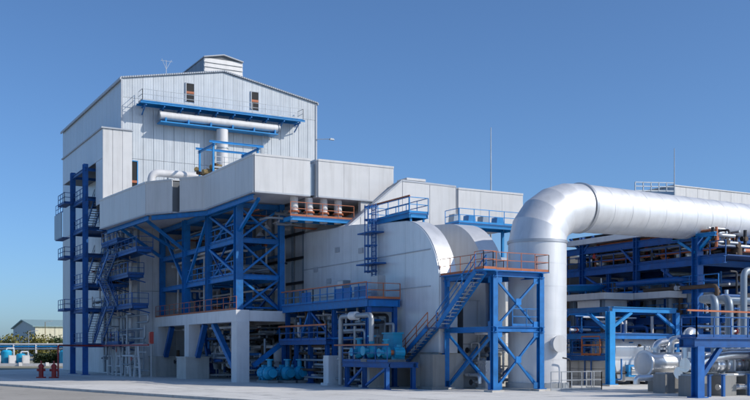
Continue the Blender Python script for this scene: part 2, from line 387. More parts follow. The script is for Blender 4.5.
# high walkway on the gable wall
wk = thing('wall_walkway', 'bright blue railed walkway bracketed high across the gable wall', 'walkway', (38.3, 104, 28.6))
add(wk, 'deck', B().box(29.0, 47.4, 103.05, 104.68, 28.62, 28.70), 'bright')
for y in (103.0, 104.6): add(wk, 'edge_beam', B().hsec((28.8, y, 28.50), (47.6, y, 28.50), .14, .22), 'bright')
for i in range(10):
    x = 29.4+i*1.96; add(wk, 'bracket', B().bar((x, 104.68, 27.5), (x, 103.1, 28.4), .1).bar((x, 104.68, 28.25), (x, 103.0, 28.25), .12), 'blue')
railing(wk, [(29.0, 104.5, 28.7), (29.0, 103.05, 28.7), (47.4, 103.05, 28.7), (47.4, 104.5, 28.7)], 'galv', 1.15, 1.5, .045)
hp = thing('header_pipe', 'long white horizontal vent header on blue trays under the gable walkway', 'pipe', (37.5, 103.6, 27.2))
add(hp, 'pipe', B().tube([(31.0, 103.7, 27.45), (44.6, 103.7, 27.45)], .42, 16), 'white_paint')
add(hp, 'support_tray', B().box(31.0, 44.4, 103.2, 104.6, 26.66, 26.78), 'bright')
for i in range(6):
    x = 31.6+i*2.5; add(hp, 'saddle', B().box(x-.08, x+.08, 103.3, 104.6, 26.79, 27.2), 'bright')
for x in (30.98, 44.62): add(hp, 'flange', B().tube([(x-.06, 103.7, 27.45), (x+.06, 103.7, 27.45)], .52, 16), 'galv')
vp = thing('vent_pipe', 'white vertical vent pipe dropping from the header to the box roofs', 'pipe', (37.9, 103.7, 17))
add(vp, 'pipe', B().tube([(37.95, 103.55, 17), (37.95, 103.55, 26.6)], .62, 20), 'white_paint')
for z in (19.5, 22, 24.5): add(vp, 'band', B().tube([(37.95, 103.55, z), (37.95, 103.55, z+.12)], .66, 20), 'galv')
# roof antenna
an = thing('roof_antenna', 'thin forked antenna on the left roof edge of the boiler hall', 'antenna', (32.6, 106.5, 32))
add(an, 'mast', B().bar((32.6, 106.5, 32), (32.6, 106.5, 34.2), .05), 'galv')
add(an, 'fork', B().bar((32.6, 106.5, 33.2), (32.1, 106.5, 34.3), .03).bar((32.6, 106.5, 33.2), (33.2, 106.5, 34.3), .03).bar((32.0, 106.5, 34.1), (33.3, 106.5, 34.1), .03), 'galv')
rp = thing('roof_vent', 'low pale roof ventilator on the right slope of the hall', 'vent', (46, 108, 32))
add(rp, 'hood', B().prism([(45.2, 107, 32.1), (46.9, 107, 31.75), (46.9, 107, 32.35), (46.0, 107, 32.6), (45.2, 107, 32.5)], (0, 3, 0)), 'box_white')
ve = thing('corner_lamp', 'thin lamp arm sticking out from the right corner of the hall', 'lamp', (49.9, 104.7, 27))
add(ve, 'arm', B().bar((49.9, 104.7, 27.0), (51.6, 104.2, 27.1), .07), 'galv'); add(ve, 'lamp_head', B().prism([(51.3, 104.1, 27.0), (51.9, 104.1, 27.0), (51.8, 104.1, 27.16), (51.4, 104.1, 27.18)], (0, .3, 0)), 'galv')
# ladders and small pipes on the right of gable wall
lp = thing('wall_ladder', 'spindly steel ladder and hoop stack on the gable wall right of the vent pipe', 'ladder', (43.4, 104.3, 18))
for x in (43.1, 43.6): add(lp, 'stile', B().bar((x, 104.2, 18), (x, 104.2, 27.5), .06), 'galv')
for i in range(24): add(lp, 'rung', B().bar((43.1, 104.2, 18.3+i*.38), (43.6, 104.2, 18.3+i*.38), .04), 'galv')
for i, (x, z) in enumerate(((41.2, 23.2), (42.3, 23.5), (44.9, 23.3))):
    h = thing('exhaust_stub', ['short dark exhaust stub left of the wall ladder', 'middle dark exhaust stub beside the wall ladder', 'dark exhaust stub right of the wall ladder'][i], 'pipe', (x, 104, z), 'exhaust stubs on the gable wall')
    add(h, 'pipe', B().pipe([(x, 104.72, z-1.3), (x, 104.1, z-1.3), (x+.3, 103.9, z+.3)], .09, .3, 8), 'darksteel'); add(h, 'cap', B().tube([(x+.3, 103.9, z+.25), (x+.42, 103.85, z+.75)], [.16, .26], 10), 'darksteel')

# annex strip and wing on the left side
an2 = thing('side_annex', 'pale cladding annex hung along the left side of the boiler hall', 'annex', (26, 111, 17.5))
add(an2, 'wall', B().box(24.62, 27.28, 101.75, 121, 22.05, 24.95), 'core')
add(an2, 'wing_wall', B().box(24.62, 27.5, 101.75, 104.6, 17.6, 22.04), 'core')
panels(an2, 'S', 101.75, 24.55, 27.55, 17.5, 25.0, 3, 1, 'box_white')
panels(an2, 'W', 24.62, 101.7, 121, 22.0, 25.0, 8, 1, 'clad_shade')
panels(an2, 'W', 24.62, 101.7, 104.6, 17.5, 22.0, 2, 1, 'clad_shade')
add(an2, 'roof', B().box(24.4, 27.65, 101.55, 121.1, 25.0, 25.14), 'trim')

# ================================================================== LEFT ACCESS TOWER
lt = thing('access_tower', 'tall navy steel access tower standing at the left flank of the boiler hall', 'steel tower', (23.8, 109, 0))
for (x, y) in ((23.8, 106), (23.8, 112)): column(lt, x, y, 0, 22, .5, 'shade_blue')
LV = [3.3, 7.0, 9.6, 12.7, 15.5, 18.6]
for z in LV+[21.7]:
    beam(lt, (23.8, 105.6, z-.25), (23.8, 113.0, z-.25), .2, .34, 'shade_blue')
    for y in (106, 112): beam(lt, (24.1, y, z-.25), (27.1, y, z-.25), .2, .3, 'shade_blue')
for z in LV: add(lt, 'platform', B().box(24.0, 27.1, 105.7, 113.2, z-.06, z), 'deck'); railing(lt, [(23.85, 105.7, z), (23.85, 113.2, z)], 'shade_blue', 1.1, 1.5, .06)
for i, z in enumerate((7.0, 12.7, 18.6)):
    add(lt, 'side_platform', B().box(22.7, 23.6, 111.2, 114.6, z-.12, z), 'deck'); railing(lt, [(23.4, 111.3, z), (22.75, 111.3, z), (22.75, 114.5, z)], 'shade_blue', 1.1, 1.2, .06)
    stairs(lt, (25.4, 111.6, (3.3, 9.6, 15.5)[i]), (25.4, 106.8, z), (1, 0, 0), .9, 'shade_blue', 'galv', 14)
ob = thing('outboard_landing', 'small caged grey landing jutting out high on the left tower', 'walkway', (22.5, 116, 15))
add(ob, 'cage', B().box(22.7, 22.78, 112.6, 116.4, 15.0, 17.7), 'grey_pipe'); add(ob, 'deck', B().box(22.8, 23.6, 112.6, 116.4, 14.9, 15.0), 'deck'); railing(ob, [(22.85, 112.6, 17.72), (22.85, 116.4, 17.72)], 'shade_blue')

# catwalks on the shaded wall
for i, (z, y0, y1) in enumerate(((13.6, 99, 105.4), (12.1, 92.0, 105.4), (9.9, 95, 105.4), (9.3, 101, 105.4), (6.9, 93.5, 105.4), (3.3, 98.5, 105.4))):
    t = walkway('wall_catwalk', 'navy catwalk on the shaded casing wall, %s' % ['topmost, right under the box', 'long one second from top', 'third from top', 'short one just under the third', 'lowest long one above the red pipe', 'bottom one level with the red pipe'][i], 25.3, 26.9, y0, y1, z, 'WS' if i not in (3,) else '', 'shade_blue', 'shade_blue', 'catwalks on the shaded casing')
    for k in range(3): y = y0+.6+k*(y1-y0-1.2)/2; brace(t, (27.2, y, z-.75), (25.6, y, z-.35), .1, 'shade_blue', 'bracket')
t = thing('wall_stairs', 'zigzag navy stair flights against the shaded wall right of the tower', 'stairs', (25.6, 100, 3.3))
for (ya, za, yb, zb) in ((104.5, 3.4, 99.5, 6.9), (98.5, 7.0, 103, 9.9), (103.5, 9.3, 98.8, 12.1)): stairs(t, (24.8, ya, za), (24.8, yb, zb), (1, 0, 0), .8, 'shade_blue', 'shade_blue', 13)
# front casing block (below the boxes)
fc = thing('front_casing', 'ribbed beige-grey boiler casing wall behind the left catwalks', 'boiler', (36, 102, 0))
add(fc, 'body', B().box(27.6, 49, 98.7, 104.7, 0, 17.0), 'core')
panels(fc, 'W', 27.6, 98.6, 104.75, 0, 8.5, 5, 1, 'casing'); panels(fc, 'W', 27.6, 98.6, 104.75, 8.5, 17, 5, 1, 'casing')
panels(fc, 'S', 98.7, 27.6, 36, 0, 8.5, 7, 1, 'casing'); panels(fc, 'S', 98.7, 27.6, 36, 8.5, 17, 7, 1, 'casing')
for k in range(3): y = 98.9+k*2.9; add(fc, 'rib', B().hsec((27.42, y, 0), (27.42, y, 17), .14, .22), 'grey_pipe')
# slanted legs / white braces at foot of the wall
for i, y in enumerate((93.5, 96.8, 100.2, 103.6)):
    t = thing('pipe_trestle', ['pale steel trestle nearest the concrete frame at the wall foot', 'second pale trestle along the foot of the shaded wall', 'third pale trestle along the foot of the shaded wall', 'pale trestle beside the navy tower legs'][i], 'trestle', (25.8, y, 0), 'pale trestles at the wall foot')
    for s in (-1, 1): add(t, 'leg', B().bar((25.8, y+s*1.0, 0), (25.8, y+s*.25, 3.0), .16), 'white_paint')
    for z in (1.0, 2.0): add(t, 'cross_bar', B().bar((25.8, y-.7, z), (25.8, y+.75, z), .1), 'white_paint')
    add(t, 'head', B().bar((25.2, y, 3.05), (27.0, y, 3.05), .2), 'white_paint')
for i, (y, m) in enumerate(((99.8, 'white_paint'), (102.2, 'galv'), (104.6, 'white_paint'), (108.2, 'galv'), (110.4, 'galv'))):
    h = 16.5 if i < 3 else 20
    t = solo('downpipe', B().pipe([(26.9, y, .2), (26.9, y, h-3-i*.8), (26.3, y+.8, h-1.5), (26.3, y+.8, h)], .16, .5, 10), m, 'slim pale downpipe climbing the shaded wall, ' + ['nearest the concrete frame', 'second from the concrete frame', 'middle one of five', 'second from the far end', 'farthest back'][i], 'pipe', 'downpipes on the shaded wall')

# ================================================================== CONCRETE TABLE FRAME
cf = thing('concrete_frame', 'pale concrete table frame carrying the blue boiler steelwork', 'concrete frame', (33, 87, 0))
CY = [76.3, 88.4, 98.0]
for y in CY:
    for x in (29.5, 36.0): add(cf, 'column', B().box(x-.54, x+.54, y-.62, y+.62, 0, 4.9), 'concrete_white')
for x in (29.5, 36.0):
    add(cf, 'beam', B().box(x-.56, x+.56, 75.8, 98.6, 4.9, 5.85), 'concrete_white')
for y in CY: add(cf, 'cross_beam', B().box(30.06, 35.44, y-.4, y+.4, 4.95, 5.80), 'concrete_white')
add(cf, 'slab', B().box(30.07, 35.43, 76.71, 87.99, 5.55, 5.83), 'concrete_grey'); add(cf, 'slab', B().box(30.07, 35.43, 88.81, 97.59, 5.55, 5.83), 'concrete_grey')
for i, y in enumerate(CY[1:]):
    t = thing('pedestal', ['concrete pedestal round the middle column of the concrete frame', 'concrete pedestal round the rear column of the concrete frame'][i], 'concrete block', (28.6, y, 0), 'pedestals along the concrete frame')
    add(t, 'block', B().box(28.4, 30.6, y-1.5, y+1.2, 0, 1.9), 'concrete'); add(t, 'cap', B().box(28.34, 30.66, y-1.56, y+1.26, 1.9, 2.0), 'concrete')
# blue bracing inside the concrete frame
fb = thing('bay_bracing', 'heavy blue diagonal struts between the concrete frame columns', 'bracing', (29.5, 84, 0))
brace(fb, (29.5, 77.2, .8), (29.5, 82.6, 4.85), .42, 'blue')
brace(fb, (29.4, 86.6, 2.0), (29.4, 84.6, 4.85), .42, 'shade_blue'); brace(fb, (29.4, 96.2, 2.0), (29.4, 94.2, 4.85), .42, 'shade_blue'); brace(fb, (31.6, 89, .4), (31.6, 91.5, 4.9), .4, 'shade_blue'); brace(fb, (31.6, 80, .4), (31.6, 84, 4.9), .3, 'shade_blue')
brace(fb, (30.6, 76.3, 1.3), (35.2, 76.3, 4.6), .36, 'blue')

# ================================================================== BOILER BODY (HRSG casing)
hb = thing('boiler_casing', 'grey panelled boiler casing with stiffener grid behind the blue frame', 'boiler', (43, 88, 0))
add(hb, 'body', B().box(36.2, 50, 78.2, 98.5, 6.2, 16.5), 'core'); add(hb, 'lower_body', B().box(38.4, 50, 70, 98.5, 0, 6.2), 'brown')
panels(hb, 'W', 36.2, 78.1, 98.5, 6.3, 14.8, 9, 4, 'casing', 'casing_panel')
for k in range(10): y = 78.2+k*20.3/9; add(hb, 'stiffener', B().hsec((36.0, y, 6.3), (36.0, y, 14.8), .12, .25), 'grey_pipe')
for k in range(1, 4): z = 6.3+k*2.125; add(hb, 'buckstay', B().hsec((35.95, 78, z), (35.95, 98.5, z), .2, .22), 'darksteel')
panels(hb, 'S', 78.2, 36.2, 50, 12.6, 14.8, 6, 1, 'casing', 'casing_panel')
# rows of header pipes in the dark under-boiler space
for i in range(9):
    z = .9+i*.5; y = 76+ (i % 3)*.2
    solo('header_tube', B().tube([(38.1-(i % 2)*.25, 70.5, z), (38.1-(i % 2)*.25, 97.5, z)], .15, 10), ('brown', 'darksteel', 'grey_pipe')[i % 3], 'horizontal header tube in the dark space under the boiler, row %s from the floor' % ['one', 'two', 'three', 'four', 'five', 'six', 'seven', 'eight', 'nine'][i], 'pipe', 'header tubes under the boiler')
for i, y in enumerate((78.6, 81.5, 84.6, 91.0, 94.5)):
    t = thing('drain_vessel', 'dark insulated drain vessel under the concrete table, %s' % ['nearest the front column', 'second from the front', 'third from the front', 'fourth from the front', 'farthest back'][i], 'vessel', (34, y, 0), 'drain vessels under the table')
    add(t, 'shell', B().tube([(34, y, .7), (34, y, 3.0)], .55, 14), 'brown' if i % 2 else 'casing'); add(t, 'head', B().dish((34, y, 3.0), (0, 0, 1), .55, .3), 'galv')
    for s in (-1, 1): add(t, 'leg', B().bar((34, y+s*.42, 0), (34, y+s*.42, .8), .12), 'shade_blue')
    add(t, 'riser', B().pipe([(34, y, 3.2), (34, y, 4.0), (35.6, y, 4.0), (35.6, y, 5.3)], .12, .3, 10), 'grey_pipe')

# ================================================================== BLUE SUPPORT FRAME
sf = thing('support_frame', 'tall blue lattice steel frame between concrete table and white boxes', 'steel frame', (31, 88, 5.85))
SC = [77.0, 84.2, 90.5, 98.0]; ZB, ZT = 5.85, 14.72
for y in SC:
    column(sf, 29.6, y, ZB, ZT, .62 if y in (90.5, 77.0) else .5, 'blue'); column(sf, 33.4, y, ZB, ZT, .45, 'blue')
for z in (8.6, 11.6, 14.45):
    for x in (29.6, 33.4): beam(sf, (x, 77.2, z), (x, 98, z), .26, .42, 'blue')
    for y in SC: beam(sf, (29.8, y, z), (33.2, y, z), .26, .40, 'blue')
xbrace(sf, (29.6, 77.3), (29.6, 83.9), 8.8, 11.4, .2, 'blue', (.22, 0)); xbrace(sf, (29.6, 77.3), (29.6, 83.9), 11.8, 14.3, .2, 'blue', (.22, 0))
xbrace(sf, (29.6, 80.5), (29.6, 83.9), 8.8, 11.4, .12, 'shade_blue', (.22, 0))
xbrace(sf, (29.8, 77), (33.2, 77), 6.0, 8.5, .16, 'blue', (0, .2)); xbrace(sf, (29.8, 77), (33.2, 77), 8.8, 11.5, .16, 'blue', (0, .2)); xbrace(sf, (29.8, 77), (33.2, 77), 11.8, 14.3, .16, 'blue', (0, .2))
brace(sf, (29.6, 90.8, 8.8), (29.6, 97.6, 14.3), .24); brace(sf, (29.6, 90.2, 8.8), (29.6, 84.5, 14.3), .22)
for y in (77, 84.2): xbrace(sf, (33.4, y+.3), (33.4, y+6), 6.0, 8.5, .16, 'shade_blue', (.2, 0))
# raking struts under the left box
brace(sf, (29.6, 98.0, 11.8), (25.2, 97.6, 14.55), .26); brace(sf, (29.6, 90.5, 11.8), (25.8, 90.5, 14.55), .26); brace(sf, (29.6, 94.2, 12.4), (25.4, 94.2, 14.6), .22)
beam(sf, (25.6, 89.0, 14.5), (25.0, 101.5, 14.5), .26, .40, 'blue'); beam(sf, (29.1, 72.5, 14.5), (29.1, 83, 14.5), .26, .40); beam(sf, (29.2, 83.2, 14.5), (25.8, 88.7, 14.5), .26, .40)
brace(sf, (29.6, 77, 12.2), (29.6, 72.6, 14.4), .22)
for z in (8.82, 11.82):
    add(sf, 'platform', B().box(29.9, 33.1, 77.3, 90.2, z, z+.06), 'deck')
railing(sf, [(29.62, 77.2, 8.88), (29.62, 90.2, 8.88)], 'blue', 1.1, 1.5, .06); railing(sf, [(29.62, 77.2, 11.88), (29.62, 84.0, 11.88)], 'blue', 1.1, 1.5, .06)
t = thing('table_railing', 'orange handrail along the concrete table edge at the shaded side', 'railing', (29.0, 88, 5.85))
add(t, 'rail', rail_b(B(), [(29.05, 76.0, 5.85), (29.05, 98.4, 5.85)], 1.1, 1.5, .045), 'orange')
for i, (y, z) in enumerate(((79.3, 5.86), (86.5, 5.86), (88.4, 5.86), (93, 5.86), (95.6, 5.86))):
    t = thing('riser_pipe', 'insulated riser inside the blue frame, %s' % ['in the latticed bay', 'before the thick column', 'behind the thick column', 'in the far bay', 'nearest the far column'][i], 'pipe', (34.6, y, z), 'risers inside the blue frame')
    add(t, 'pipe', B().pipe([(34.6, y, z), (34.6, y, 12.2-i*.5), (34.6, y+1.2, 13.2-i*.5), (35.7, y+1.2, 13.2-i*.5)], .3 if i % 2 else .2, .6, 14), ('white_paint', 'duct', 'galv')[i % 3])
    for k in (7.5, 10): add(t, 'clamp', B().tube([(34.6, y, k), (34.6, y, k+.12)], .36, 14), 'orange' if i % 2 else 'darksteel')
for i, (x, y, z) in enumerate(((32.4, 77.8, 12.7), (32.6, 79.6, 12.3), (32.4, 86.4, 11.9), (31.5, 93.8, 13.4))):
    t = thing('bay_lamp', 'small round bay lamp hung in the blue frame, %s' % ['front corner', 'beside the front corner', 'beyond the lattice', 'far bay under the box'][i], 'lamp', (x, y, z), 'bay lamps in the frame')
    add(t, 'stem', B().bar((x, y, z+.3), (x, y, 14.3), .05), 'galv'); add(t, 'shade', B().tube([(x, y, z), (x, y, z+.35)], [.42, .12], 14), 'white_paint')

# ================================================================== WHITE BOXES
def boxwall(par, p, q, z0, z1, n, m, t=.09):
    p = Vector((*p, 0)); q = Vector((*q, 0)); d = (q-p)/n; L = d.length; nrm = Vector((d.y, -d.x, 0)).normalized()
    for i in range(n):
        a = p+d*i+d*(.010/L); c = p+d*(i+1)-d*(.010/L)
        add(par, 'wall_panel', B().prism([a+Vector((0, 0, z0)), c+Vector((0, 0, z0)), c+Vector((0, 0, z1)), a+Vector((0, 0, z1))], nrm*t), m)
def boxthing(name, label, plan, z0, z1, walls):
    cx = sum(p[0] for p in plan)/len(plan); cy = sum(p[1] for p in plan)/len(plan)
    t = thing(name, label, 'enclosure', (cx, cy, z0), 'white box enclosures on the boiler')
    ins = [(cx+(x-cx)*.997, cy+(y-cy)*.997) for x, y in plan]
    add(t, 'core', B().prism([(x, y, z0+.12) for x, y in ins], (0, 0, z1-z0-.2)), 'core')
    add(t, 'soffit', B().prism([(x, y, z0) for x, y in ins], (0, 0, .1)), 'casing')
    add(t, 'roof', B().prism([(x, y, z1) for x, y in plan], (0, 0, .1)), 'box_white')
    for (p, q, n, m) in walls:
        boxwall(t, p, q, z0, z1-.01, n, m)
        a = Vector((*p, 0)); c = Vector((*q, 0)); d = (c-a); nr = Vector((d.y, -d.x, 0)).normalized()*.11
        add(t, 'drip_flashing', B().bar(a+nr+Vector((0, 0, z0+.03)), c+nr+Vector((0, 0, z0+.03)), .05, .12), 'trim'); add(t, 'top_flashing', B().bar(a+nr+Vector((0, 0, z1+.04)), c+nr+Vector((0, 0, z1+.04)), .05, .16), 'box_white')
    return t
ZB0, ZB1 = 14.75, 17.6
boxthing('box_enclosure', 'long shaded white box along the left flank, beside the wing wall', [(25.3, 88.6), (26.95, 86.1), (36, 86.1), (36, 101.6), (24.3, 101.6)], ZB0, ZB1,
         [((24.3, 101.5), (25.3, 88.6), 3, 'box_white'), ((25.3, 88.6), (26.95, 86.1), 1, 'box_white')])
boxthing('box_enclosure', 'white box wrapping the front corner above the blue lattice', [(27.4, 85.4), (28.9, 83.1), (28.9, 71.8), (33.6, 71.8), (33.6, 85.4)], ZB0, ZB1,
         [((27.4, 85.4), (28.9, 83.1), 1, 'box_white'), ((28.9, 83.1), (28.9, 71.8), 3, 'box_white'), ((28.9, 71.8), (33.6, 71.8), 2, 'box_white')])
boxthing('box_enclosure', 'sunlit white box facing front between corner box and sloped hood', [(34.3, 71.8), (41.2, 71.8), (41.2, 84.0), (34.3, 84.0)], ZB0, ZB1+.05,
         [((34.3, 84), (34.3, 71.8), 3, 'box_white'), ((34.3, 71.8), (41.2, 71.8), 3, 'box_white')])
add(bpy.data.objects['box_enclosure.002'], 'drop_panel', B().box(38.2, 41.2, 71.86, 72.3, 12.8, 14.74), 'box_white')
boxthing('box_enclosure', 'far white flat-topped box right of the sloped hood', [(48.4, 73.0), (55.4, 73.0), (55.4, 82.0), (48.4, 82.0)], 13.6, 16.65,
         [((48.4, 82), (48.4, 73.0), 3, 'box_white'), ((48.4, 73.0), (55.4, 73.0), 3, 'box_white')])
for (x, y) in ((51.5, 73.6), (54.8, 73.6), (51.5, 81.4), (54.8, 81.4)): column(bpy.data.objects['box_enclosure.003'], x, y, 0, 13.58, .4, 'blue', None, 'leg')
t = thing('joint_cover', 'dark bellows joint between the left flank box and the corner box', 'bellows', (28, 85, 14.8), 'bellows joints between boxes'); add(t, 'bellows', B().box(27.75, 33.5, 85.45, 86.05, 14.9, 17.4), 'grey_pipe')
t = thing('joint_cover', 'dark bellows joint between the corner box and the front box', 'bellows', (34, 72.5, 14.8), 'bellows joints between boxes'); add(t, 'bellows', B().box(33.65, 34.25, 72.15, 83, 14.9, 17.4), 'grey_pipe')
# parts on top of the boxes
t = thing('crossover_pipe', 'white bent crossover pipe above the left flank box', 'pipe', (30, 97, 17.6)); add(t, 'pipe', B().pipe([(28.3, 97.5, 17.7), (28.3, 97.5, 20.2), (37, 97.5, 20.2), (37, 99.5, 20.2)], .38, .9, 14), 'white_paint')
for x in (30, 33, 36): add(t, 'support', B().bar((x, 97.5, 17.7), (x, 97.5, 19.8), .14), 'galv')
t = thing('hoist_frame', 'blue hoist frame on the box roofs in front of the vent pipe', 'hoist', (35, 94, 17.6))
for (x, y) in ((32.8, 92), (37.4, 92), (32.8, 96), (37.4, 96)): add(t, 'post', B().hsec((x, y, 17.0), (x, y, 22.6), .16, .2), 'bright')
for p, q in (((32.4, 92, 22.7), (38, 92, 22.7)), ((32.4, 96, 22.7), (38, 96, 22.7)), ((32.8, 91.6, 22.4), (32.8, 96.4, 22.4)), ((37.4, 91.6, 22.4), (37.4, 96.4, 22.4))): add(t, 'beam', B().hsec(p, q, .16, .2), 'bright')
railing(t, [(32.8, 92, 20.2), (37.4, 92, 20.2)], 'galv', 1.1, 1.2, .05)
t = thing('rusty_manifold', 'rusty brown tangle of manifold pipework behind the box roofs', 'pipework', (34, 95, 17.6))
for i in range(26):
    x = 31.9+rnd.random()*4; y = 93.4+rnd.random()*2; z = 18.2+rnd.random()*2.9
    d = Vector((rnd.uniform(-1, 1), rnd.uniform(-.6, .6), rnd.uniform(-.2, .4)))*.9
    add(t, 'manifold_tube', B().tube([(x, y, z), Vector((x, y, z))+d], rnd.uniform(.12, .28), 8), ('tan', 'brown', 'tan')[i % 3])
t = thing('roof_exhaust', 'slim dark pipe with guardrail standing behind the corner box roof', 'pipe', (40, 90, 17)); railing(t, [(37.5, 86, 17.7), (46.5, 86, 17.7)], 'galv', 1.1, 1.4, .05); add(t, 'pipe', B().pipe([(43, 88, 16.6), (43, 88, 20), (43.8, 88, 20.8)], .12, .4, 8), 'darksteel')

# stubs and orange platform below the front boxes
t = walkway('stub_platform', 'bright blue platform with orange rails under the front boxes', 32.0, 37.6, 71.9, 73.4, 13.15, 'S', 'bright', 'orange')
for i in range(4):
    x = 32.6+i*1.3; s = thing('inlet_stub', 'white vertical duct stub under the front boxes, %s' % ['leftmost', 'second from left', 'third from left', 'rightmost'][i], 'pipe', (x, 72.7, 12.8), 'duct stubs under the front boxes')
    add(s, 'pipe', B().tube([(x, 72.6, 12.8), (x, 72.6, 14.74)], .32, 14), 'white_paint'); add(s, 'flange', B().tube([(x, 72.6, 13.5), (x, 72.6, 13.66)], .44, 14), 'orange')

# ================================================================== INLET DUCT (rounded) and HOOD
def arc_profile(inset=0):
    P = [(78.0, 2.4), (78.0, 12.6-inset), (69.2, 12.35-inset), (62.7, 11.85-inset)]
    cy, cz, r = 61.3, 6.75, 5.0-inset
    for k in range(15):
        a = R(84-k*6); P.append((cy-math.cos(a)*r*1.0, cz+math.sin(a)*r))
    P.append((cy-5.0+inset, 2.4)); return P
idt = thing('inlet_duct', 'large grey-white gas inlet duct with rounded front shoulders', 'duct', (40, 66, 0))
def shell(x0, x1, inset, m, name):
    P = arc_profile(inset); b = B()
    b.face([(x0, y, z) for y, z in reversed(P)]); b.face([(x1, y, z) for y, z in P])
    n = len(P); i0 = len(b.v); b.v += [(x0, y, z) for y, z in P]+[(x1, y, z) for y, z in P]
    for k in range(n-1): b.f.append((i0+k, i0+k+1, i0+n+k+1, i0+n+k)); b.s.append(3 <= k < n-1)
    return add(idt, name, b, m)
shell(36.0, 37.3, 0, 'alu', 'rounded_shell'); shell(37.3, 39.6, 3.4, 'duct', 'recessed_shell'); shell(39.6, 41.3, 0, 'alu', 'rounded_shell'); shell(41.3, 44.6, 2.2, 'duct', 'recessed_shell')
P = arc_profile(.06)
def topz(y):
    pts = [p for p in P[1:]]
    for (ya, za), (yb, zb) in zip(pts[:-1], pts[1:]):
        if yb <= y <= ya and ya-yb > 1e-6: return za+(zb-za)*(ya-y)/(ya-yb)
    return pts[-1][1]
ys = [78, 75.4, 72.8, 70.2, 67.6, 65, 62.4, 60.6, 59.2, 58.0, 57.2, 56.6]
cuts = [78, 73.6, 69.2, 64.8, 61.0]
prev = 78.0
for k, y1 in enumerate([73.6, 69.2, 64.8, 60.9, 56.45]):
    n = 44; ring = [(prev-.015, 2.45)]+[(prev-.015+(y1+.015-prev+.015)*i/n, topz(prev-.015+(y1+.03-prev)*i/n)) for i in range(n+1)]+[(y1+.015, 2.45)]
    add(idt, 'side_panel', B().prism([(35.93, y, z) for y, z in ring], (.066, 0, 0)), 'duct'); prev = y1
for z in (6.9, 9.4): add(idt, 'seam_bar', B().box(35.88, 35.925, 57.5, 77.9, z, z+.07), 'trim')
for (y, z) in ((75.5, 9.3), (73, 8.2), (67.5, 10.2), (71.5, 10.6)): add(idt, 'inspection_hatch', B().box(35.84, 35.92, y-.35, y+.35, z-.2, z+.2), 'trim')
for (y0, y1, x0, x1) in ((56.6, 60.2, 36.0, 38.0), (62.5, 65.5, 36.2, 38.2), (67.5, 71, 36.2, 38.0), (56.6, 60.2, 39.2, 42.2)): add(idt, 'plinth', B().box(x0, x1, y0, y1, 0, 2.38), 'concrete')
hd = thing('sloped_hood', 'white sloped transition hood rising above the inlet duct', 'hood', (41, 73, 12))
b = B(); A, Bk, R1, R2, Q1, Q2 = (36, 70, 12.25), (36, 78, 12.62), (41, 70, 16.35), (39.8, 78, 14.5), (46.2, 70, 16.25), (46.2, 78, 15.2)
C1, C2 = (46.2, 70, 11.6), (46.2, 78, 11.6)
b.face([A, C1, Q1, R1]); b.face([A, R1, R2, Bk]); b.face([R1, Q1, Q2, R2]); b.face([Q1, C1, C2, Q2]); b.face([Bk, R2, Q2, C2]); b.face([A, Bk, C2, C1]); add(hd, 'shell', b, 'box_white')
add(hd, 'front_sheet', B().prism([(37.2, 69.96, 12.3), (41.0, 69.96, 12.3), (41.0, 69.96, 16.2), (40.9, 69.96, 16.2), (37.2, 69.96, 13.25)], (0, .035, 0)), 'box_white'); add(hd, 'front_sheet', B().box(41.05, 43.6, 69.96, 69.995, 12.3, 16.22), 'box_white'); add(hd, 'front_sheet', B().box(43.65, 46.15, 69.96, 69.995, 12.3, 16.2), 'box_white')
for p, q in ((A, R1), (R1, Q1)): add(hd, 'edge_trim', B().bar(p, q, .14), 'trim')
add(hd, 'ridge_cap', B().box(41.4, 43.2, 69.9, 71.5, 16.42, 16.6), 'box_white')
add(hd, 'ridge_trim', B().bar(R1, R2, .14), 'trim')
t = walkway('duct_platform', 'bright blue railed platform on top of the rounded duct shoulder', 35.9, 37.5, 60.3, 66.4, 12.25, 'WSNE', 'bright', 'bright')
railing(t, [(35.95, 60.3, 13.35), (35.95, 66.4, 13.35)], 'orange', .08, 7, .06, 'orange_rail'); 
for y in (60.5, 63.3, 66.2): add(t, 'post', B().bar((36.15, y, 11), (36.15, y, 12.0), .12), 'bright'); add(t, 'post', B().bar((37.2, y, 11), (37.2, y, 12.0), .12), 'bright')
t = walkway('rear_platform', 'bright blue platform between the hood and the far white box', 43.2, 49.0, 65.0, 67.0, 12.55, 'SW', 'bright', 'bright')
for x in (43.6, 48.6):
    for y in (65.3, 66.7): add(t, 'post', B().hsec((x, y, 9 if x < 45 else 0), (x, y, 12.3), .2, .2), 'bright')
for k in range(4): x = 44+k*1.4; add(t, 'vent_box', B().prism([(x, 67.0, 12.6), (x+.8, 67.0, 12.6), (x+.7, 67.0, 13.5), (x+.1, 67.0, 13.5)], (0, .8, 0)), ('grey_pipe', 'bright')[k % 2])
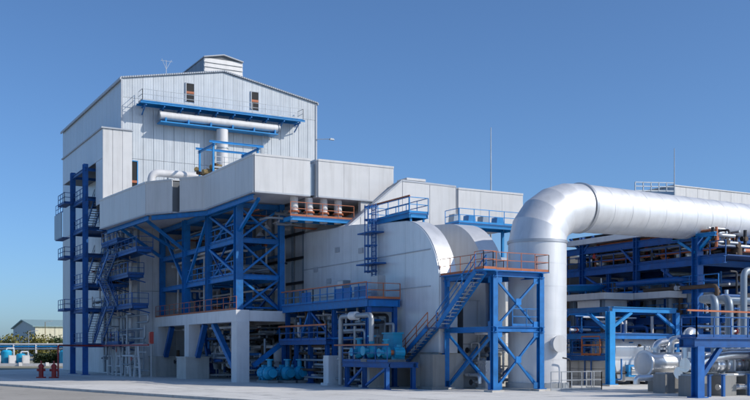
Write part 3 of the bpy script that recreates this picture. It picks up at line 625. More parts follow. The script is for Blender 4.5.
# caged ladder
cl = thing('caged_ladder', 'blue caged ladder up the shaded face of the inlet duct', 'ladder', (35.5, 65, 6.3))
for y in (64.6, 65.2): add(cl, 'stile', B().bar((35.6, y, 6.3), (35.6, y, 13.4), .08), 'shade_blue')
for i in range(20): add(cl, 'rung', B().bar((35.6, 64.6, 6.5+i*.34), (35.6, 65.2, 6.5+i*.34), .05), 'shade_blue')
for i in range(6):
    z = 8.4+i*.95; pts = [(35.6+math.cos(a)*.75-.0, 64.9+math.sin(a)*.5, z) for a in [R(90+k*22.5) for k in range(9)]]
    b = B()
    for p, q in zip(pts[:-1], pts[1:]): b.bar(p, q, .05, .1)
    add(cl, 'cage_hoop', b, 'shade_blue')
for a in (110, 145, 180, 215, 250): add(cl, 'cage_strap', B().bar((35.6+math.cos(R(a))*.75, 64.9+math.sin(R(a))*.5, 8.3), (35.6+math.cos(R(a))*.75, 64.9+math.sin(R(a))*.5, 13.3), .05), 'shade_blue')
add(cl, 'landing', B().box(34.9, 35.9, 63.6, 66.4, 8.9, 9.0), 'shade_blue'); add(cl, 'landing', B().box(34.9, 35.9, 63.9, 66.2, 11.2, 11.3), 'shade_blue')

# ================================================================== WALKWAY along duct, lower decks
w = walkway('duct_walkway', 'long blue walkway with orange rails along the shaded duct side', 33.0, 35.7, 61.2, 76.0, 6.2, 'S', 'blue', 'orange', None, .5)
railing(w, [(33.03, 61.2, 6.2), (33.03, 70, 6.2), (33.03, 76, 6.2)], 'blue', 1.1, 1.3, .06); add(w, 'top_rail', B().bar((33.0, 61.2, 7.34), (33.0, 76, 7.34), .09), 'orange')
for (y0, y1) in ((61.4, 63.2), (63.6, 66.4), (70.5, 72.2)): add(w, 'screen_panel', B().box(33.06, 33.10, y0, y1, 6.3, 7.1), 'shade_blue')
for y in (61.5, 66.8, 71.0, 75.4):
    column(w, 33.3, y, 0, 5.7, .32, 'shade_blue'); column(w, 35.4, y, 0, 5.7, .3, 'shade_blue'); beam(w, (33.4, y, 5.45), (35.3, y, 5.45), .2, .3, 'shade_blue')
brace(w, (33.3, 75.2, .4), (33.3, 71.2, 5.5), .2, 'blue'); brace(w, (33.3, 66.9, 3.3), (33.3, 70.8, 5.5), .16, 'shade_blue')
for i, (x, y, z) in enumerate(((34.6, 62.4, 6.2), (34.7, 68.0, 6.2))):
    t = thing('local_panel', ['grey control cabinet on the walkway nearest the stair tower', 'grey control cabinet midway along the duct walkway'][i], 'cabinet', (x, y, z), 'cabinets on the duct walkway'); add(t, 'cabinet', B().box(x-.3, x+.3, y-.5, y+.5, z+.05, z+1.7), 'galv'); add(t, 'door', B().box(x-.34, x-.305, y-.45, y+.45, z+.12, z+1.64), 'box_white')
w2 = walkway('lower_deck', 'lower navy deck with orange rail between concrete frame and pump skid', 32.6, 35.6, 66.9, 75.6, 3.35, '', 'shade_blue', 'orange')
railing(w2, [(32.63, 66.9, 3.35), (32.63, 75.6, 3.35)], 'shade_blue', 1.1, 1.4, .06); add(w2, 'top_rail', B().bar((32.6, 66.9, 4.5), (32.6, 75.6, 4.5), .12), 'orange')
for y in (67.2, 72.8, 75.3): column(w2, 32.9, y, 0, 3.0, .28, 'shade_blue')
for i, (y, r) in enumerate(((68.2, .5), (69.8, .35), (71.4, .45), (73.3, .4))):
    t = thing('deck_vessel', 'upright vessel crowded on the lower navy deck, %s' % ['nearest the skid', 'second from the skid', 'third from the skid', 'nearest the concrete frame'][i], 'vessel', (34.3, y, 3.35), 'vessels on the lower deck')
    add(t, 'shell', B().tube([(34.3, y, 3.36), (34.3, y, 4.7)], r, 14), ('shade_blue', 'grey_pipe', 'darksteel', 'shade_blue')[i]); add(t, 'head', B().dish((34.3, y, 4.7), (0, 0, 1), r, .3, 14), ('shade_blue', 'galv', 'darksteel', 'shade_blue')[i])
    add(t, 'nozzle', B().pipe([(34.3, y, 4.8), (34.3, y, 5.3), (33.4, y+.5, 5.3)], .1, .25, 8), 'galv')
for i, (x0, x1, y0, y1, h, m) in enumerate(((32.4, 33.7, 66.0, 66.85, 2.2, 'concrete_white'), (32.9, 34.2, 60.6, 61.8, 1.7, 'concrete'), (35.9, 36.9, 57.4, 58.3, 2.3, 'concrete_grey'))):
    t = thing('footing_block', ['pale concrete block left of the cyan pump skid', 'beige concrete block below the cyan pump skid', 'grey concrete block at the foot of the stair tower'][i], 'concrete block', ((x0+x1)/2, (y0+y1)/2, 0), 'concrete footing blocks')
    if i == 2: x0, x1, y0, y1 = 34.9, 35.85, 55.6, 57.2
    add(t, 'block', B().box(x0, x1, y0, y1, 0, h), m); add(t, 'base', B().box(x0-.15, x1+.15, y0-.15, y1+.15, 0, .18), m)

# ================================================================== PUMPS
def pump(label, loc, s=1.0, m='cyan', group='cyan pumps', axis='y'):
    x, y, z = loc; t = thing('pump', label, 'pump', loc, group)
    D = Vector((0, 1, 0)) if axis == 'y' else Vector((1, 0, 0)); S = Vector((1, 0, 0)) if axis == 'y' else Vector((0, 1, 0))
    o = Vector(loc); up = Vector((0, 0, 1)); c = o+up*.75*s
    add(t, 'base_plate', B().bar(o-D*1.1*s+up*.1*s, o+D*1.1*s+up*.1*s, .8*s, .2*s), 'concrete_grey')
    mo = add(t, 'motor', B().tube([c+D*.15*s, c+D*1.05*s], .42*s, 16), m); b = B()
    for k in range(12):
        a = 2*math.pi*k/12; n = S*math.cos(a)+up*math.sin(a); b.bar(c+D*.22*s+n*.43*s, c+D*.98*s+n*.43*s, .03*s, .09*s, up=n)
    add(mo, 'cooling_fins', b, m); add(mo, 'fan_cover', B().tube([c+D*1.05*s, c+D*1.22*s], [.4*s, .3*s], 16), 'darksteel')
    add(mo, 'terminal_box', B().bar(c+D*.4*s+up*.5*s, c+D*.8*s+up*.5*s, .3*s, .22*s), m)
    add(t, 'coupling_guard', B().tube([c-D*.2*s, c+D*.15*s], .2*s, 12), 'orange'); vo = add(t, 'volute', B().tube([c-D*.75*s, c-D*.62*s, c-D*.3*s, c-D*.2*s], [.3*s, .52*s, .52*s, .3*s], 16), m)
    add(vo, 'suction_nozzle', B().tube([c-D*1.1*s, c-D*.75*s], .22*s, 12).tube([c-D*1.16*s, c-D*1.08*s], .33*s, 12), m)
    add(vo, 'discharge_nozzle', B().tube([c-D*.46*s+up*.4*s, c-D*.46*s+up*1.0*s], .18*s, 12).tube([c-D*.46*s+up*.95*s, c-D*.46*s+up*1.05*s], .3*s, 12), m)
    for k in (.3, .9): add(t, 'foot', B().bar(c+D*k*s-up*.6*s, c+D*k*s-up*.35*s, .6*s, .12*s, up=(0, 1, 0)), m)
    return t
for i, (x, y) in enumerate(((30.6, 73.3), (31.9, 72.8), (33.0, 72.9))): pump('cyan ground pump before the dark bay, %s' % ['leftmost of three', 'middle of three', 'rightmost of three'][i], (x, y, 0.0), 1.05, group='cyan pumps on the ground')
sk = thing('pump_skid', 'raised navy skid platform on braced legs below the stair', 'platform', (33.3, 60, 0))
add(sk, 'deck', B().box(32.1, 34.5, 56.8, 63.2, 1.74, 1.8), 'deck')
for x in (32.2, 34.4): add(sk, 'edge_beam', B().hsec((x, 56.7, 1.58), (x, 63.3, 1.58), .2, .3), 'shade_blue')
for y in (56.9, 63.1): add(sk, 'edge_beam', B().hsec((32.4, y, 1.58), (34.2, y, 1.58), .2, .3), 'shade_blue')
for (x, y) in ((32.3, 57.1), (32.3, 60.2), (32.3, 62.8), (34.3, 57.1), (34.3, 62.8)): column(sk, x, y, 0, 1.45, .26, 'shade_blue')
brace(sk, (32.3, 57.2, 1.4), (32.3, 60, .2), .14, 'shade_blue'); brace(sk, (32.3, 62.6, .2), (32.3, 60.4, 1.4), .14, 'shade_blue')
add(sk, 'handrail', rail_b(B(), [(32.15, 56.8, 1.8), (32.15, 63.2, 1.8)], 1.1, 1.5, .05), 'shade_blue'); add(sk, 'top_rail', B().bar((32.15, 56.7, 2.95), (32.15, 64.5, 2.95), .1), 'orange')
for i, (y, s) in enumerate(((58.3, .85), (60.2, 1.0), (62.1, .9))): pump('cyan pump on the raised skid, %s' % ['nearest the stair', 'middle one', 'farthest from the stair'][i], (33.2, y-.2, 1.8), s, group='cyan pumps on the skid', axis='x')
t = thing('oil_tank', 'square cyan tank standing behind the skid pumps', 'tank', (34.0, 59.4, 1.8)); add(t, 'body', B().box(33.7, 34.4, 58.7, 60.1, 2.3, 3.7), 'cyan'); add(t, 'lid', B().box(33.62, 34.48, 58.62, 60.18, 3.7, 3.8), 'cyan'); add(t, 'pipe', B().pipe([(34.0, 59.2, 3.8), (34.0, 59.2, 4.4), (34.0, 60.2, 4.4)], .09, .2, 8), 'galv'); [add(t, 'leg', B().bar((x, y, 1.8), (x, y, 2.3), .1), 'cyan') for x in (33.8, 34.3) for y in (58.8, 60.0)]
t = thing('pipe_goalpost', 'light grey goalpost-shaped pipe loop over the pump skid', 'pipe', (33.1, 63.6, 0)); add(t, 'pipe', B().pipe([(32.5, 64.2, .1), (32.5, 64.2, 5.0), (32.5, 59.6, 5.0), (32.5, 59.6, 3.2)], .18, .4, 12), 'galv'); add(t, 'flange', B().tube([(32.5, 64.2, 1.9), (32.5, 64.2, 2.05)], .3, 12), 'galv'); add(t, 'valve', B().tube([(32.5, 62.6, 5.0), (32.5, 61.7, 5.0)], .3, 12), 'white_paint')
for i in range(10):
    y = 62.2+i*1.35+rnd.random()*.6; x = 34.9+rnd.random()*.6; z = rnd.uniform(3.6, 5.2)
    solo('service_pipe', B().pipe([(x, y, .2), (x, y, z), (x-1.2, y+.9, z), (x-1.2, y+.9, 5.7)], rnd.uniform(.07, .14), .25, 9), ('darksteel', 'grey_pipe', 'galv', 'brown')[i % 4], 'thin service pipe under the duct walkway, number %s from the stair tower' % ['one', 'two', 'three', 'four', 'five', 'six', 'seven', 'eight', 'nine', 'ten'][i], 'pipe', 'service pipes under the duct walkway')

# ================================================================== STAIR TOWER
st = thing('stair_tower', 'bright blue open stair tower with crossed bracing before the vertical duct', 'stair tower', (38, 53.5, 0))
tx0, tx1, ty0, ty1, zm, zp = 36.3, 39.9, 50.7, 56.2, 4.1, 7.55
for (x, y) in ((tx0, ty0), (tx1, ty0), (tx0, ty1), (tx1, ty1)):
    column(st, x, y, .12, zp-.3, .35, 'blue'); add(st, 'footing', B().box(x-.45, x+.45, y-.45, y+.45, 0, .118), 'concrete')
for z in (zm-.2, zp-.22):
    for x in (tx0, tx1): beam(st, (x, ty0-.3, z), (x, ty1+.3, z), .26, .34, 'blue')
    for y in (ty0, ty1): beam(st, (tx0+.15, y, z), (tx1+.2, y, z), .26, .32, 'blue')
xbrace(st, (tx0, ty0+.2), (tx0, ty1-.2), .3, zm-.4, .125, 'blue', (.2, 0)); xbrace(st, (tx0+.2, ty0), (tx1-.2, ty0), .3, zm-.4, .125, 'blue', (0, .2)); xbrace(st, (tx0+.2, ty0), (tx1-.2, ty0), zm, zp-.45, .125, 'blue', (0, .2))
xbrace(st, (tx1, ty0+.2), (tx1, ty1-.2), .3, zm-.4, .11, 'blue', (.2, 0)); xbrace(st, (tx0+.2, ty1), (tx1-.2, ty1), .3, zm-.4, .11, 'blue', (0, .2)); brace(st, (tx0, ty1-.2, zm), (tx0, 53.6, zp-.4), .15)
for z in (.35, zm-.5, zm+.1, zp-.55):
    for (x, y) in ((tx0+.35, ty0-.04), (tx1-.35, ty0-.04)): add(st, 'gusset_plate', B().box(x-.22, x+.22, y-.02, y+.02, z-.2, z+.2), 'blue')
    for y in (ty0+.35, ty1-.35): add(st, 'gusset_plate', B().box(tx0-.06, tx0-.02, y-.22, y+.22, z-.2, z+.2), 'blue')
for z in (zm/2-.05, (zm+zp)/2-.2): add(st, 'gusset_plate', B().box((tx0+tx1)/2-.2, (tx0+tx1)/2+.2, ty0-.12, ty0-.08, z-.2, z+.2), 'blue')
add(st, 'top_deck', B().box(tx0-.3, tx1+.5, ty0-.3, ty1+.3, zp-.06, zp), 'blue'); add(st, 'mid_deck', B().box(tx0+1.3, tx1, ty0, ty1, zm-.06, zm), 'deck'); add(st, 'mid_deck', B().box(tx0+.1, tx0+1.29, 55.2, ty1+.3, zm-.06, zm), 'deck')
railing(st, [(tx0-.27, ty1+.27, zp), (tx0-.27, ty0-.27, zp), (tx1+.45, ty0-.27, zp), (tx1+.45, ty1+.27, zp)], 'orange', 1.1, 1.2, .04); railing(st, [(tx1, ty0, zm), (tx0+1.4, ty0, zm)], 'blue')
stairs(st, (35.45, 55.4, zm), (35.45, 50.9, zp-.05), (1, 0, 0), .8, 'blue', 'blue', 15); add(st, 'top_landing', B().box(35.0, tx0-.31, 50.0, 51.0, zp-.08, zp-.005), 'blue'); railing(st, [(35.05, 51.0, zp), (35.05, 50.05, zp), (tx0-.3, 50.05, zp)], 'orange', 1.1, 1.0, .04)
ls = thing('lower_stair', 'blue stair flight from pump skid up to the stair tower landing', 'stairs', (tx0-.1, 58.4, 1.8)); stairs(ls, (35.4, 60.7, 1.6), (35.4, 56.4, zm), (1, 0, 0), .8, 'blue', 'orange', 12)
add(ls, 'landing', B().box(tx0-1.45, tx0+.1, 55.2, 56.5, zm-.08, zm-.005), 'deck')
t = thing('ground_cabinet', 'silver junction cabinet under the stair tower', 'cabinet', (38.6, 55, 0)); add(t, 'cabinet', B().box(38.2, 39.1, 54.3, 55.2, .1, 1.9), 'silver'); add(t, 'plinth', B().box(38.1, 39.2, 54.2, 55.3, 0, .1), 'concrete')
# light wall behind tower
t = thing('duct_apron_wall', 'plain pale wall panel block behind the stair tower', 'wall', (40.5, 57, 0)); add(t, 'wall', B().box(38.2, 44, 57.0, 58, 0, 6.0), 'core'); panels(t, 'S', 57.0, 38.2, 44, 0, 6.0, 5, 2, 'box_white')

# ================================================================== BIG DUCT PIPE
bp_ = thing('exhaust_duct', 'huge silver pipe rising vertically and elbowing right across the sky', 'pipe', (41.6, 53.2, 0))
vx, vy = 41.6, 53.2
zs = [.45, 2.0, 3.6, 5.2, 6.8, 8.3, 9.75]
for a, c in zip(zs[:-1], zs[1:]): add(bp_, 'pipe_section', B().tube([(vx, vy, a), (vx, vy, c)], 1.93, 56, False), 'alu')
for z in zs[1:-1]: add(bp_, 'seam_band', B().tube([(vx, vy, z-.04), (vx, vy, z+.04)], 1.94, 56), 'alu')
add(bp_, 'seam_band', B().tube([(vx, vy, 9.66), (vx, vy, 9.84)], 1.99, 56), 'alu_band')
def ell(t): a = t*math.pi/2; return Vector((vx+3.75*(1-math.cos(a)), vy+.25*t*t, 9.75+2.6*math.sin(a)))
K = 5; rr = lambda t: 1.93-.28*t
def tang(t):
    e = .01; return (ell(min(1, t+e))-ell(max(0, t-e))).normalized()
for k in range(K):      # mitred elbow segments
    b = B(); n = 56; rings = []
    for t_ in (k/K, (k+1)/K):
        c = ell(t_); T_ = tang(t_) if 0 < t_ < 1 else (Vector((0, 0, 1)) if t_ == 0 else Vector((1, .09, .02)).normalized())
        a_ = Vector((0, 1, 0)); a_ = (a_-T_*a_.dot(T_)).normalized(); b_ = a_.cross(T_)
        rings.append(b.ring(c, a_, b_, rr(t_), n))
    for i in range(n): j = (i+1) % n; b.f.append((rings[0]+i, rings[1]+i, rings[1]+j, rings[0]+j)); b.s.append(True)
    add(bp_, 'elbow_segment', b, 'alu')
E0 = ell(1.0); E1 = Vector((66.5, 57.2, 12.95)); E2 = E1+(E1-E0)*1.2
def along(t): return E0.lerp(E1, t) if t <= 1 else E1.lerp(E2, (t-1)/1.2)
cuts = [i*.092 for i in range(20)]+[2.2]
for a, c in zip(cuts[:-1], cuts[1:]): add(bp_, 'pipe_section', B().tube([along(a), along(c)], [1.65-.08*a, 1.65-.08*c], 56, False), 'alu')
d_ = (E1-E0).normalized()
add(bp_, 'flange_ring', B().tube([E0-d_*.1, E0+d_*.14], 1.74, 56), 'alu_band')
for c in cuts[1:-1]: add(bp_, 'seam_band', B().tube([along(c)-d_*.05, along(c)+d_*.05], 1.663-.08*c, 56), 'alu')
add(bp_, 'base_ring', B().tube([(vx, vy, .12), (vx, vy, .46)], 2.1, 56), 'galv'); add(bp_, 'plinth', B().box(vx-2.4, vx+2.4, vy-2.3, vy+2.4, 0, .12), 'concrete')
mw = thing('manway', 'round flanged manway cover on the lower silver vertical pipe', 'manway', (42.6, 51.3, 3)); mc = Vector((vx, vy-1.9, 3.0)); md = Vector((0, -1, 0))
add(mw, 'neck', B().tube([mc+md*(-.1), mc+md*.35], .46, 24), 'alu'); add(mw, 'cover', B().tube([mc+md*.35, mc+md*.47], .56, 24), 'box_white'); add(mw, 'davit_arm', B().pipe([mc+md*.5+Vector((.8, 0, -2.9)), mc+md*.5+Vector((.8, 0, -1.0)), mc+md*.5+Vector((.2, 0, -.9))], .05, .2, 8), 'darksteel')
t = thing('guard_railing', 'thin grey guard rail standing before the silver pipe base', 'railing', (43, 50.4, 0)); add(t, 'rail', rail_b(B(), [(40.6, 50.5, 0), (44.8, 50.5, 0), (44.8, 52, 0)], 1.2, .9, .05), 'galv')

# ================================================================== SMALL FRAME S right of the pipe
fs = thing('equipment_stand', 'blue equipment frame with sunlit corner column right of the silver pipe', 'steel frame', (53, 58.5, 0))
sx0, sx1, sy0, sy1 = 49.7, 56.2, 55.1, 62.0
for (x, y) in ((sx0, sy0), (sx1, sy0), (sx0, sy1), (sx1, sy1)): column(fs, x, y, .1, 5.4, .5 if (x, y) == (sx0, sy0) else .38, 'bright' if (x, y) == (sx0, sy0) else 'blue'); add(fs, 'footing', B().box(x-.5, x+.5, y-.5, y+.5, 0, .098), 'concrete')  # near corner column takes the lightened blue, sunlight put into its colour
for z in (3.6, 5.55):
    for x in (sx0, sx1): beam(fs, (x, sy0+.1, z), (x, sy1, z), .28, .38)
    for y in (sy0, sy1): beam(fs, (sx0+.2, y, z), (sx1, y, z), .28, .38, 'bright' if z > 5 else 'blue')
beam(fs, (sx0, sy0+.2, 2.0), (sx0, sy1, 2.0), .25, .34, 'shade_blue')
brace(fs, (sx0+.1, sy0, 4.2), (sx0+2.0, sy0, 5.35), .22, 'bright'); brace(fs, (sx0, sy0+.2, 4.0), (sx0, sy0+2.4, 5.35), .2); brace(fs, (sx0, sy1-.2, 4.0), (sx0, sy1-2.2, 5.35), .2); brace(fs, (sx1-.1, sy0, 4.2), (sx1-2, sy0, 5.35), .2)
add(fs, 'deck', B().box(sx0+.2, sx1-.2, sy0+.2, sy1-.2, 3.8, 3.86), 'deck'); railing(fs, [(sx0+.05, sy0+.3, 2.2), (sx0+.05, sy1, 2.2)], 'shade_blue', 1.1, 1.3, .06)
add(fs, 'gate', rail_b(B(), [(sx0+.02, 56.2, 2.2), (sx0+.02, 58.2, 2.2)], 1.4, 2, .1), 'orange')
t = thing('block_wall', 'beige concrete block wall under the left side of the equipment frame', 'wall', (50.3, 59, 0))
for j in range(3):
    for i in range(4): add(t, 'block', B().box(50.0, 50.6, 55.75+i*1.6+.02, 55.75+(i+1)*1.6-.02, j*.6+.015, (j+1)*.6-.015), 'concrete')
for i in range(2): solo('wall_conduit', B().pipe([(49.9, 57.4+i*.7, 0), (49.9, 57.4+i*.7, 3.3)], .05, None, 8), 'shade_blue', ['thin conduit on the beige block wall, nearer the bright column', 'thin conduit on the beige block wall, nearer the silver pipe'][i], 'conduit', 'conduits on the block wall')
tk = thing('filter_vessel', 'pale horizontal filter drum with hopper under the equipment frame', 'vessel', (54.2, 58, 0))
add(tk, 'shell', B().tube([(51.3, 57.6, 2.6), (55.4, 57.6, 2.6)], 1.35, 28), 'duct'); add(tk, 'head', B().dish((51.3, 57.6, 2.6), (-1, 0, 0), 1.35, .35, 28), 'duct')
add(tk, 'hopper', B().prism([(52, 56.8, .3), (54.5, 56.8, .3), (55.2, 56.5, 1.8), (51.4, 56.5, 1.8)], (0, 1.7, 0)), 'duct'); add(tk, 'hatch', B().box(52.4, 53.8, 56.1, 56.45, .6, 1.5), 'bright'); add(tk, 'hatch_panel', B().box(52.65, 53.55, 56.04, 56.1, .75, 1.35), 'box_white')
for x in (51.8, 54.9): add(tk, 'saddle', B().box(x-.2, x+.2, 56.8, 58.4, 0, 1.5), 'darksteel')
# stepped flat canopy and hood box above
cn = thing('flat_canopy', 'stepped flat pale canopy above the equipment frame', 'canopy', (56, 61, 6.6))
add(cn, 'canopy_slab', B().box(53.5, 56.55, 60.0, 65.2, 6.62, 7.12), 'box_white'); add(cn, 'canopy_slab', B().box(56.6, 64, 56.2, 65.2, 6.64, 7.14), 'box_white')
for (x, y) in ((54.2, 61), (57.4, 57), (57.4, 64), (54.2, 64.5)): add(cn, 'post', B().hsec((x, y, 3.9), (x, y, 6.6), .3, .3), 'grey_pipe')
add(cn, 'plenum_box', B().box(54.2, 56.8, 61, 64, 5.7, 6.6), 'duct'); add(cn, 'duct_drop', B().box(58, 60, 57.2, 59, 2.6, 6.62), 'grey_pipe')
t = thing('blue_basin', 'shallow bright blue basin hanging above the flat canopy', 'basin', (56, 64, 7.6)); add(t, 'basin', B().tube([(57, 66.6, 7.6), (57, 66.6, 8.0)], [1.4, 2.0], 24), 'bright'); add(t, 'rim', B().tube([(57, 66.6, 8.0), (57, 66.6, 8.1)], 2.08, 24), 'blue')
for a in (0, 2.1, 4.2): add(t, 'leg', B().bar((57+math.cos(a)*1.2, 66.6+math.sin(a)*1.2, 7.14), (57+math.cos(a)*1.2, 66.6+math.sin(a)*1.2, 7.7), .12), 'blue')

# ================================================================== RIGHT RACK STRUCTURE
rk = thing('pipe_rack', 'large navy pipe rack packed with equipment under the horizontal silver pipe', 'pipe rack', (66, 62, 0))
RY = [54.7, 61.2, 67.8]; RX = [58.0, 65.0, 72.0, 80]
for x in RX:
    for y in RY: column(rk, x, y, 0, 11.2 if y < 60 else 12.4, .62 if (x == 58 and y == 54.7) else .42, 'shade_blue')
for z in (4.9, 9.3, 11.2):
    for x in RX: beam(rk, (x, 52.0 if z < 11 else 54.9, z), (x, 70.0, z), .3, .55, 'shade_blue')
    for y in RY: beam(rk, (58.2, y, z-.03), (80, y, z-.03), .3, .46, 'shade_blue')
brace(rk, (58, 54.9, 10.0), (58, 56.6, 11.0), .2, 'bright'); brace(rk, (58, 54.5, 10.2), (58, 53.4, 11.1), .2, 'bright'); beam(rk, (58, 52.9, 11.25), (58, 57.2, 11.25), .3, .3, 'bright')
brace(rk, (58, 61.4, 9.6), (58, 63, 11.0), .16, 'shade_blue'); brace(rk, (58, 67.6, 11.2), (58, 66.4, 12.4), .18, 'shade_blue'); brace(rk, (58, 68.0, 11.2), (58, 69.4, 12.4), .18, 'shade_blue')
for z in (2.6, 7.1): beam(rk, (58, 52.6, z), (58, 69.6, z), .22, .32, 'shade_blue')
for y in (57.9, 64.5): column(rk, 58, y, 0, 9.0, .28, 'shade_blue')
railing(rk, [(57.95, 52.6, 7.26), (57.95, 69.6, 7.26)], 'blue', 1.0, 1.4, .06); railing(rk, [(57.95, 52.6, 4.9+.28), (57.95, 60, 5.18)], 'blue', 1.0, 1.4, .06)
brace(rk, (58, 61.5, 6), (58, 67.5, 9.0), .16, 'shade_blue'); brace(rk, (58, 55.2, 7), (58, 58.4, 9.0), .18, 'shade_blue')
add(rk, 'deck', B().box(58.2, 80, 52.0, 69.9, 9.58, 9.66), 'deck'); add(rk, 'roof_deck', B().box(58.2, 80, 57.8, 69.9, 12.4, 12.5), 'darksteel')
railing(rk, [(58.03, 52, 9.6), (58.03, 69.9, 9.6)], 'shade_blue', 1.1, 1.5, .07)
t = thing('rack_canopy', 'pale grey soffit slab on the rack beneath the silver pipe', 'canopy', (60, 64, 12)); add(t, 'slab', B().prism([(57.6, 58.6, 11.75), (57.6, 69.6, 11.75), (64, 69.6, 11.75), (64, 58.6, 11.75)][::-1], (0, 0, .45)), 'duct')
for i, (x, y, r, h, m) in enumerate(((59.6, 68.6, .35, 1.5, 'darksteel'), (59.4, 66.6, .5, 1.1, 'galv'), (59.8, 64.6, .45, 1.7, 'darksteel'), (60.2, 62.6, .6, 1.0, 'duct'), (59.3, 60.2, .45, 1.3, 'darksteel'), (60.0, 58.4, .5, 1.2, 'silver'), (59.4, 56.6, .5, 1.2, 'silver'), (61.0, 53.6, .4, 1.2, 'brown'), (62.0, 55.2, .6, 1.5, 'darksteel'))):
    t = thing('deck_machine', 'small valve machine on the rack deck, %s' % ['farthest left, dark', 'second from left, grey', 'third from left, dark and tall', 'fourth from left, pale drum', 'fifth from left, dark', 'sixth from left, silver', 'seventh from left, silver', 'brown one by the right column', 'dark one right of the brown one'][i], 'valve', (x, y, 9.66), 'machines on the rack deck')
    add(t, 'body', B().tube([(x, y, 9.67), (x, y, 9.67+h*.6)], r, 14), m); add(t, 'actuator', B().tube([(x-.3, y-.5, 9.67+h*.75), (x-.3, y+.5, 9.67+h*.75)], r*.6, 12), m); add(t, 'stem', B().bar((x, y, 9.67+h*.5), (x, y, 9.67+h*1.3), .14), 'darksteel'); add(t, 'handwheel', B().tube([(x, y, 9.67+h*1.3), (x, y, 9.75+h*1.3)], .3, 12), 'darksteel')
# dark air-cooler bank behind the deck machines
t = thing('cooler_bank', 'dark finned cooler bank filling the upper rack bay', 'cooler', (68, 62, 9.7))
add(t, 'casing', B().box(61.6, 79, 58.2, 69, 10.1, 11.0), 'darksteel'); 
for k in range(10): add(t, 'fin_panel', B().box(61.5, 61.58, 58.3+k*1.05, 59.2+k*1.05, 10.15, 10.95), 'brown')
for k in range(12): add(t, 'leg', B().bar((61.8+(k % 6)*3, 58.4+(k//6)*10, 9.66), (61.8+(k % 6)*3, 58.4+(k//6)*10, 10.1), .15), 'shade_blue')
# rack pipes
RP = [([(59.4, 61.0, 5.4), (59.4, 61.0, 8.1), (82, 58.6, 8.1)], .62, 'grey_pipe', 'fat grey elbowed pipe turning right under the rack deck'),
      ([(59.0, 57.4, 7.3), (84, 57.4, 7.3)], .38, 'galv', 'light grey straight pipe below the fat elbowed pipe'),
      ([(60.5, 69.0, 6.6), (60.5, 52, 6.6)], .25, 'darksteel', 'dark pipe running front to back in the rack'),
      ([(62.5, 69.5, 7.2), (62.5, 50, 7.2)], .35, 'shade_blue', 'blue pipe running front to back in the rack'),
      ([(64, 56, 5.5), (64, 56, 8.7), (80, 56, 8.7)], .3, 'brown', 'brown bent pipe in the middle of the rack'),
      ([(60.8, 54.2, 10.3), (84, 54.2, 10.3)], .18, 'orange', 'orange-brown pipe on the rack deck by the right column'),
      ([(60, 63, 1.2), (60, 63, 4.0), (78, 63, 4.0)], .3, 'galv', 'low grey bent pipe behind the silver drum'),
      ([(61, 59, 0.6), (61, 59, 3.2), (78, 59, 3.2)], .2, 'darksteel', 'low dark bent pipe behind the silver drum'),
      ([(66.6, 52.4, 5.9), (84, 52.4, 5.9)], .3, 'orange', 'dull orange pipe low in the right rack bay')]
for pts, r, m, lab in RP: solo('rack_pipe', B().pipe(pts, r, r*2.5, 18), m, lab, 'pipe', 'pipes in the rack')
for k in range(8): solo('cable_tray', B().box(58.6+k*.9, 59.2+k*.9, 52.5, 69.5, 5.3+.35*(k % 3), 5.42+.35*(k % 3)), ('galv', 'shade_blue')[k % 2], 'cable tray on the lower rack beams, %s from the left' % ['first', 'second', 'third', 'fourth', 'fifth', 'sixth', 'seventh', 'eighth'][k], 'cable tray', 'cable trays in the rack')
t = thing('added_backwall', 'added dark backing wall giving the pipe rack bays their shade', 'wall', (80, 72, 0)); add(t, 'wall', B().box(60, 120, 72, 73, 0, 11.3), 'brown'); panels(t, 'S', 72, 60, 96, 0, 11.3, 18, 2, 'core')  # added backing wall, coloured dark so the rack bays look shaded

# ================================================================== NEAR PLATFORM, bottom right
nf = thing('near_platform', 'dark blue steel platform on stout legs at the right front', 'platform', (46, 41, 0))
nx0, nx1, ny0, ny1, nz = 41.6, 56.0, 39.2, 40.2, 3.3
for x in (nx0, 47.6, 52.5):
    for y in ((ny0, ny1) if x > 42 else (ny0,)): column(nf, x, y, 0, nz-.5, .5, 'shade_blue')
add(nf, 'deck', B().box(nx0-.3, nx1, ny0-.2, ny1+.2, nz-.06, nz), 'deck')
for y in (ny0-.05, ny1+.05): beam(nf, (nx0-.3, y, nz-.31), (nx1, y, nz-.31), .3, .5, 'shade_blue')
for x in (nx0-.15, 45.6, 50.5): beam(nf, (x, ny0+.1, nz-.31), (x, ny1-.1, nz-.31), .28, .46, 'shade_blue')
brace(nf, (nx0+.2, ny0, 1.1), (43.3, ny0, nz-.6), .24, 'shade_blue'); beam(nf, (46, ny0, 1.2), (50, ny0, 1.2), .2, .2, 'shade_blue')
railing(nf, [(nx0-.2, ny1, nz), (nx0-.2, ny0-.1, nz), (nx1, ny0-.1, nz)], 'shade_blue', 1.1, 1.3, .06); add(nf, 'top_rail', B().bar((nx0-.9, ny0-.1, nz+1.45), (nx1, ny0-.1, nz+1.35), .09), 'orange')
for i, (x, lab) in enumerate(((46.2, 'grey twin-bend pipe on the near platform, left of the pair'), (47.4, 'grey twin-bend pipe on the near platform, right of the pair'))):
    solo('bend_pipe', B().pipe([(x, 42.2, 0), (x, 42.2, 5.7), (x+.9, 44.2, 5.7), (x+5.5, 44.2, 5.7)], .24, .6, 18), 'grey_pipe', lab, 'pipe', 'twin bend pipes on the near platform')
solo('riser', B().pipe([(48.4, 42.0, 0), (48.4, 42.0, 7.4), (54, 42.0, 7.4)], .2, .5, 16), 'grey_pipe', 'tall grey riser at the right edge of the photo', 'pipe')
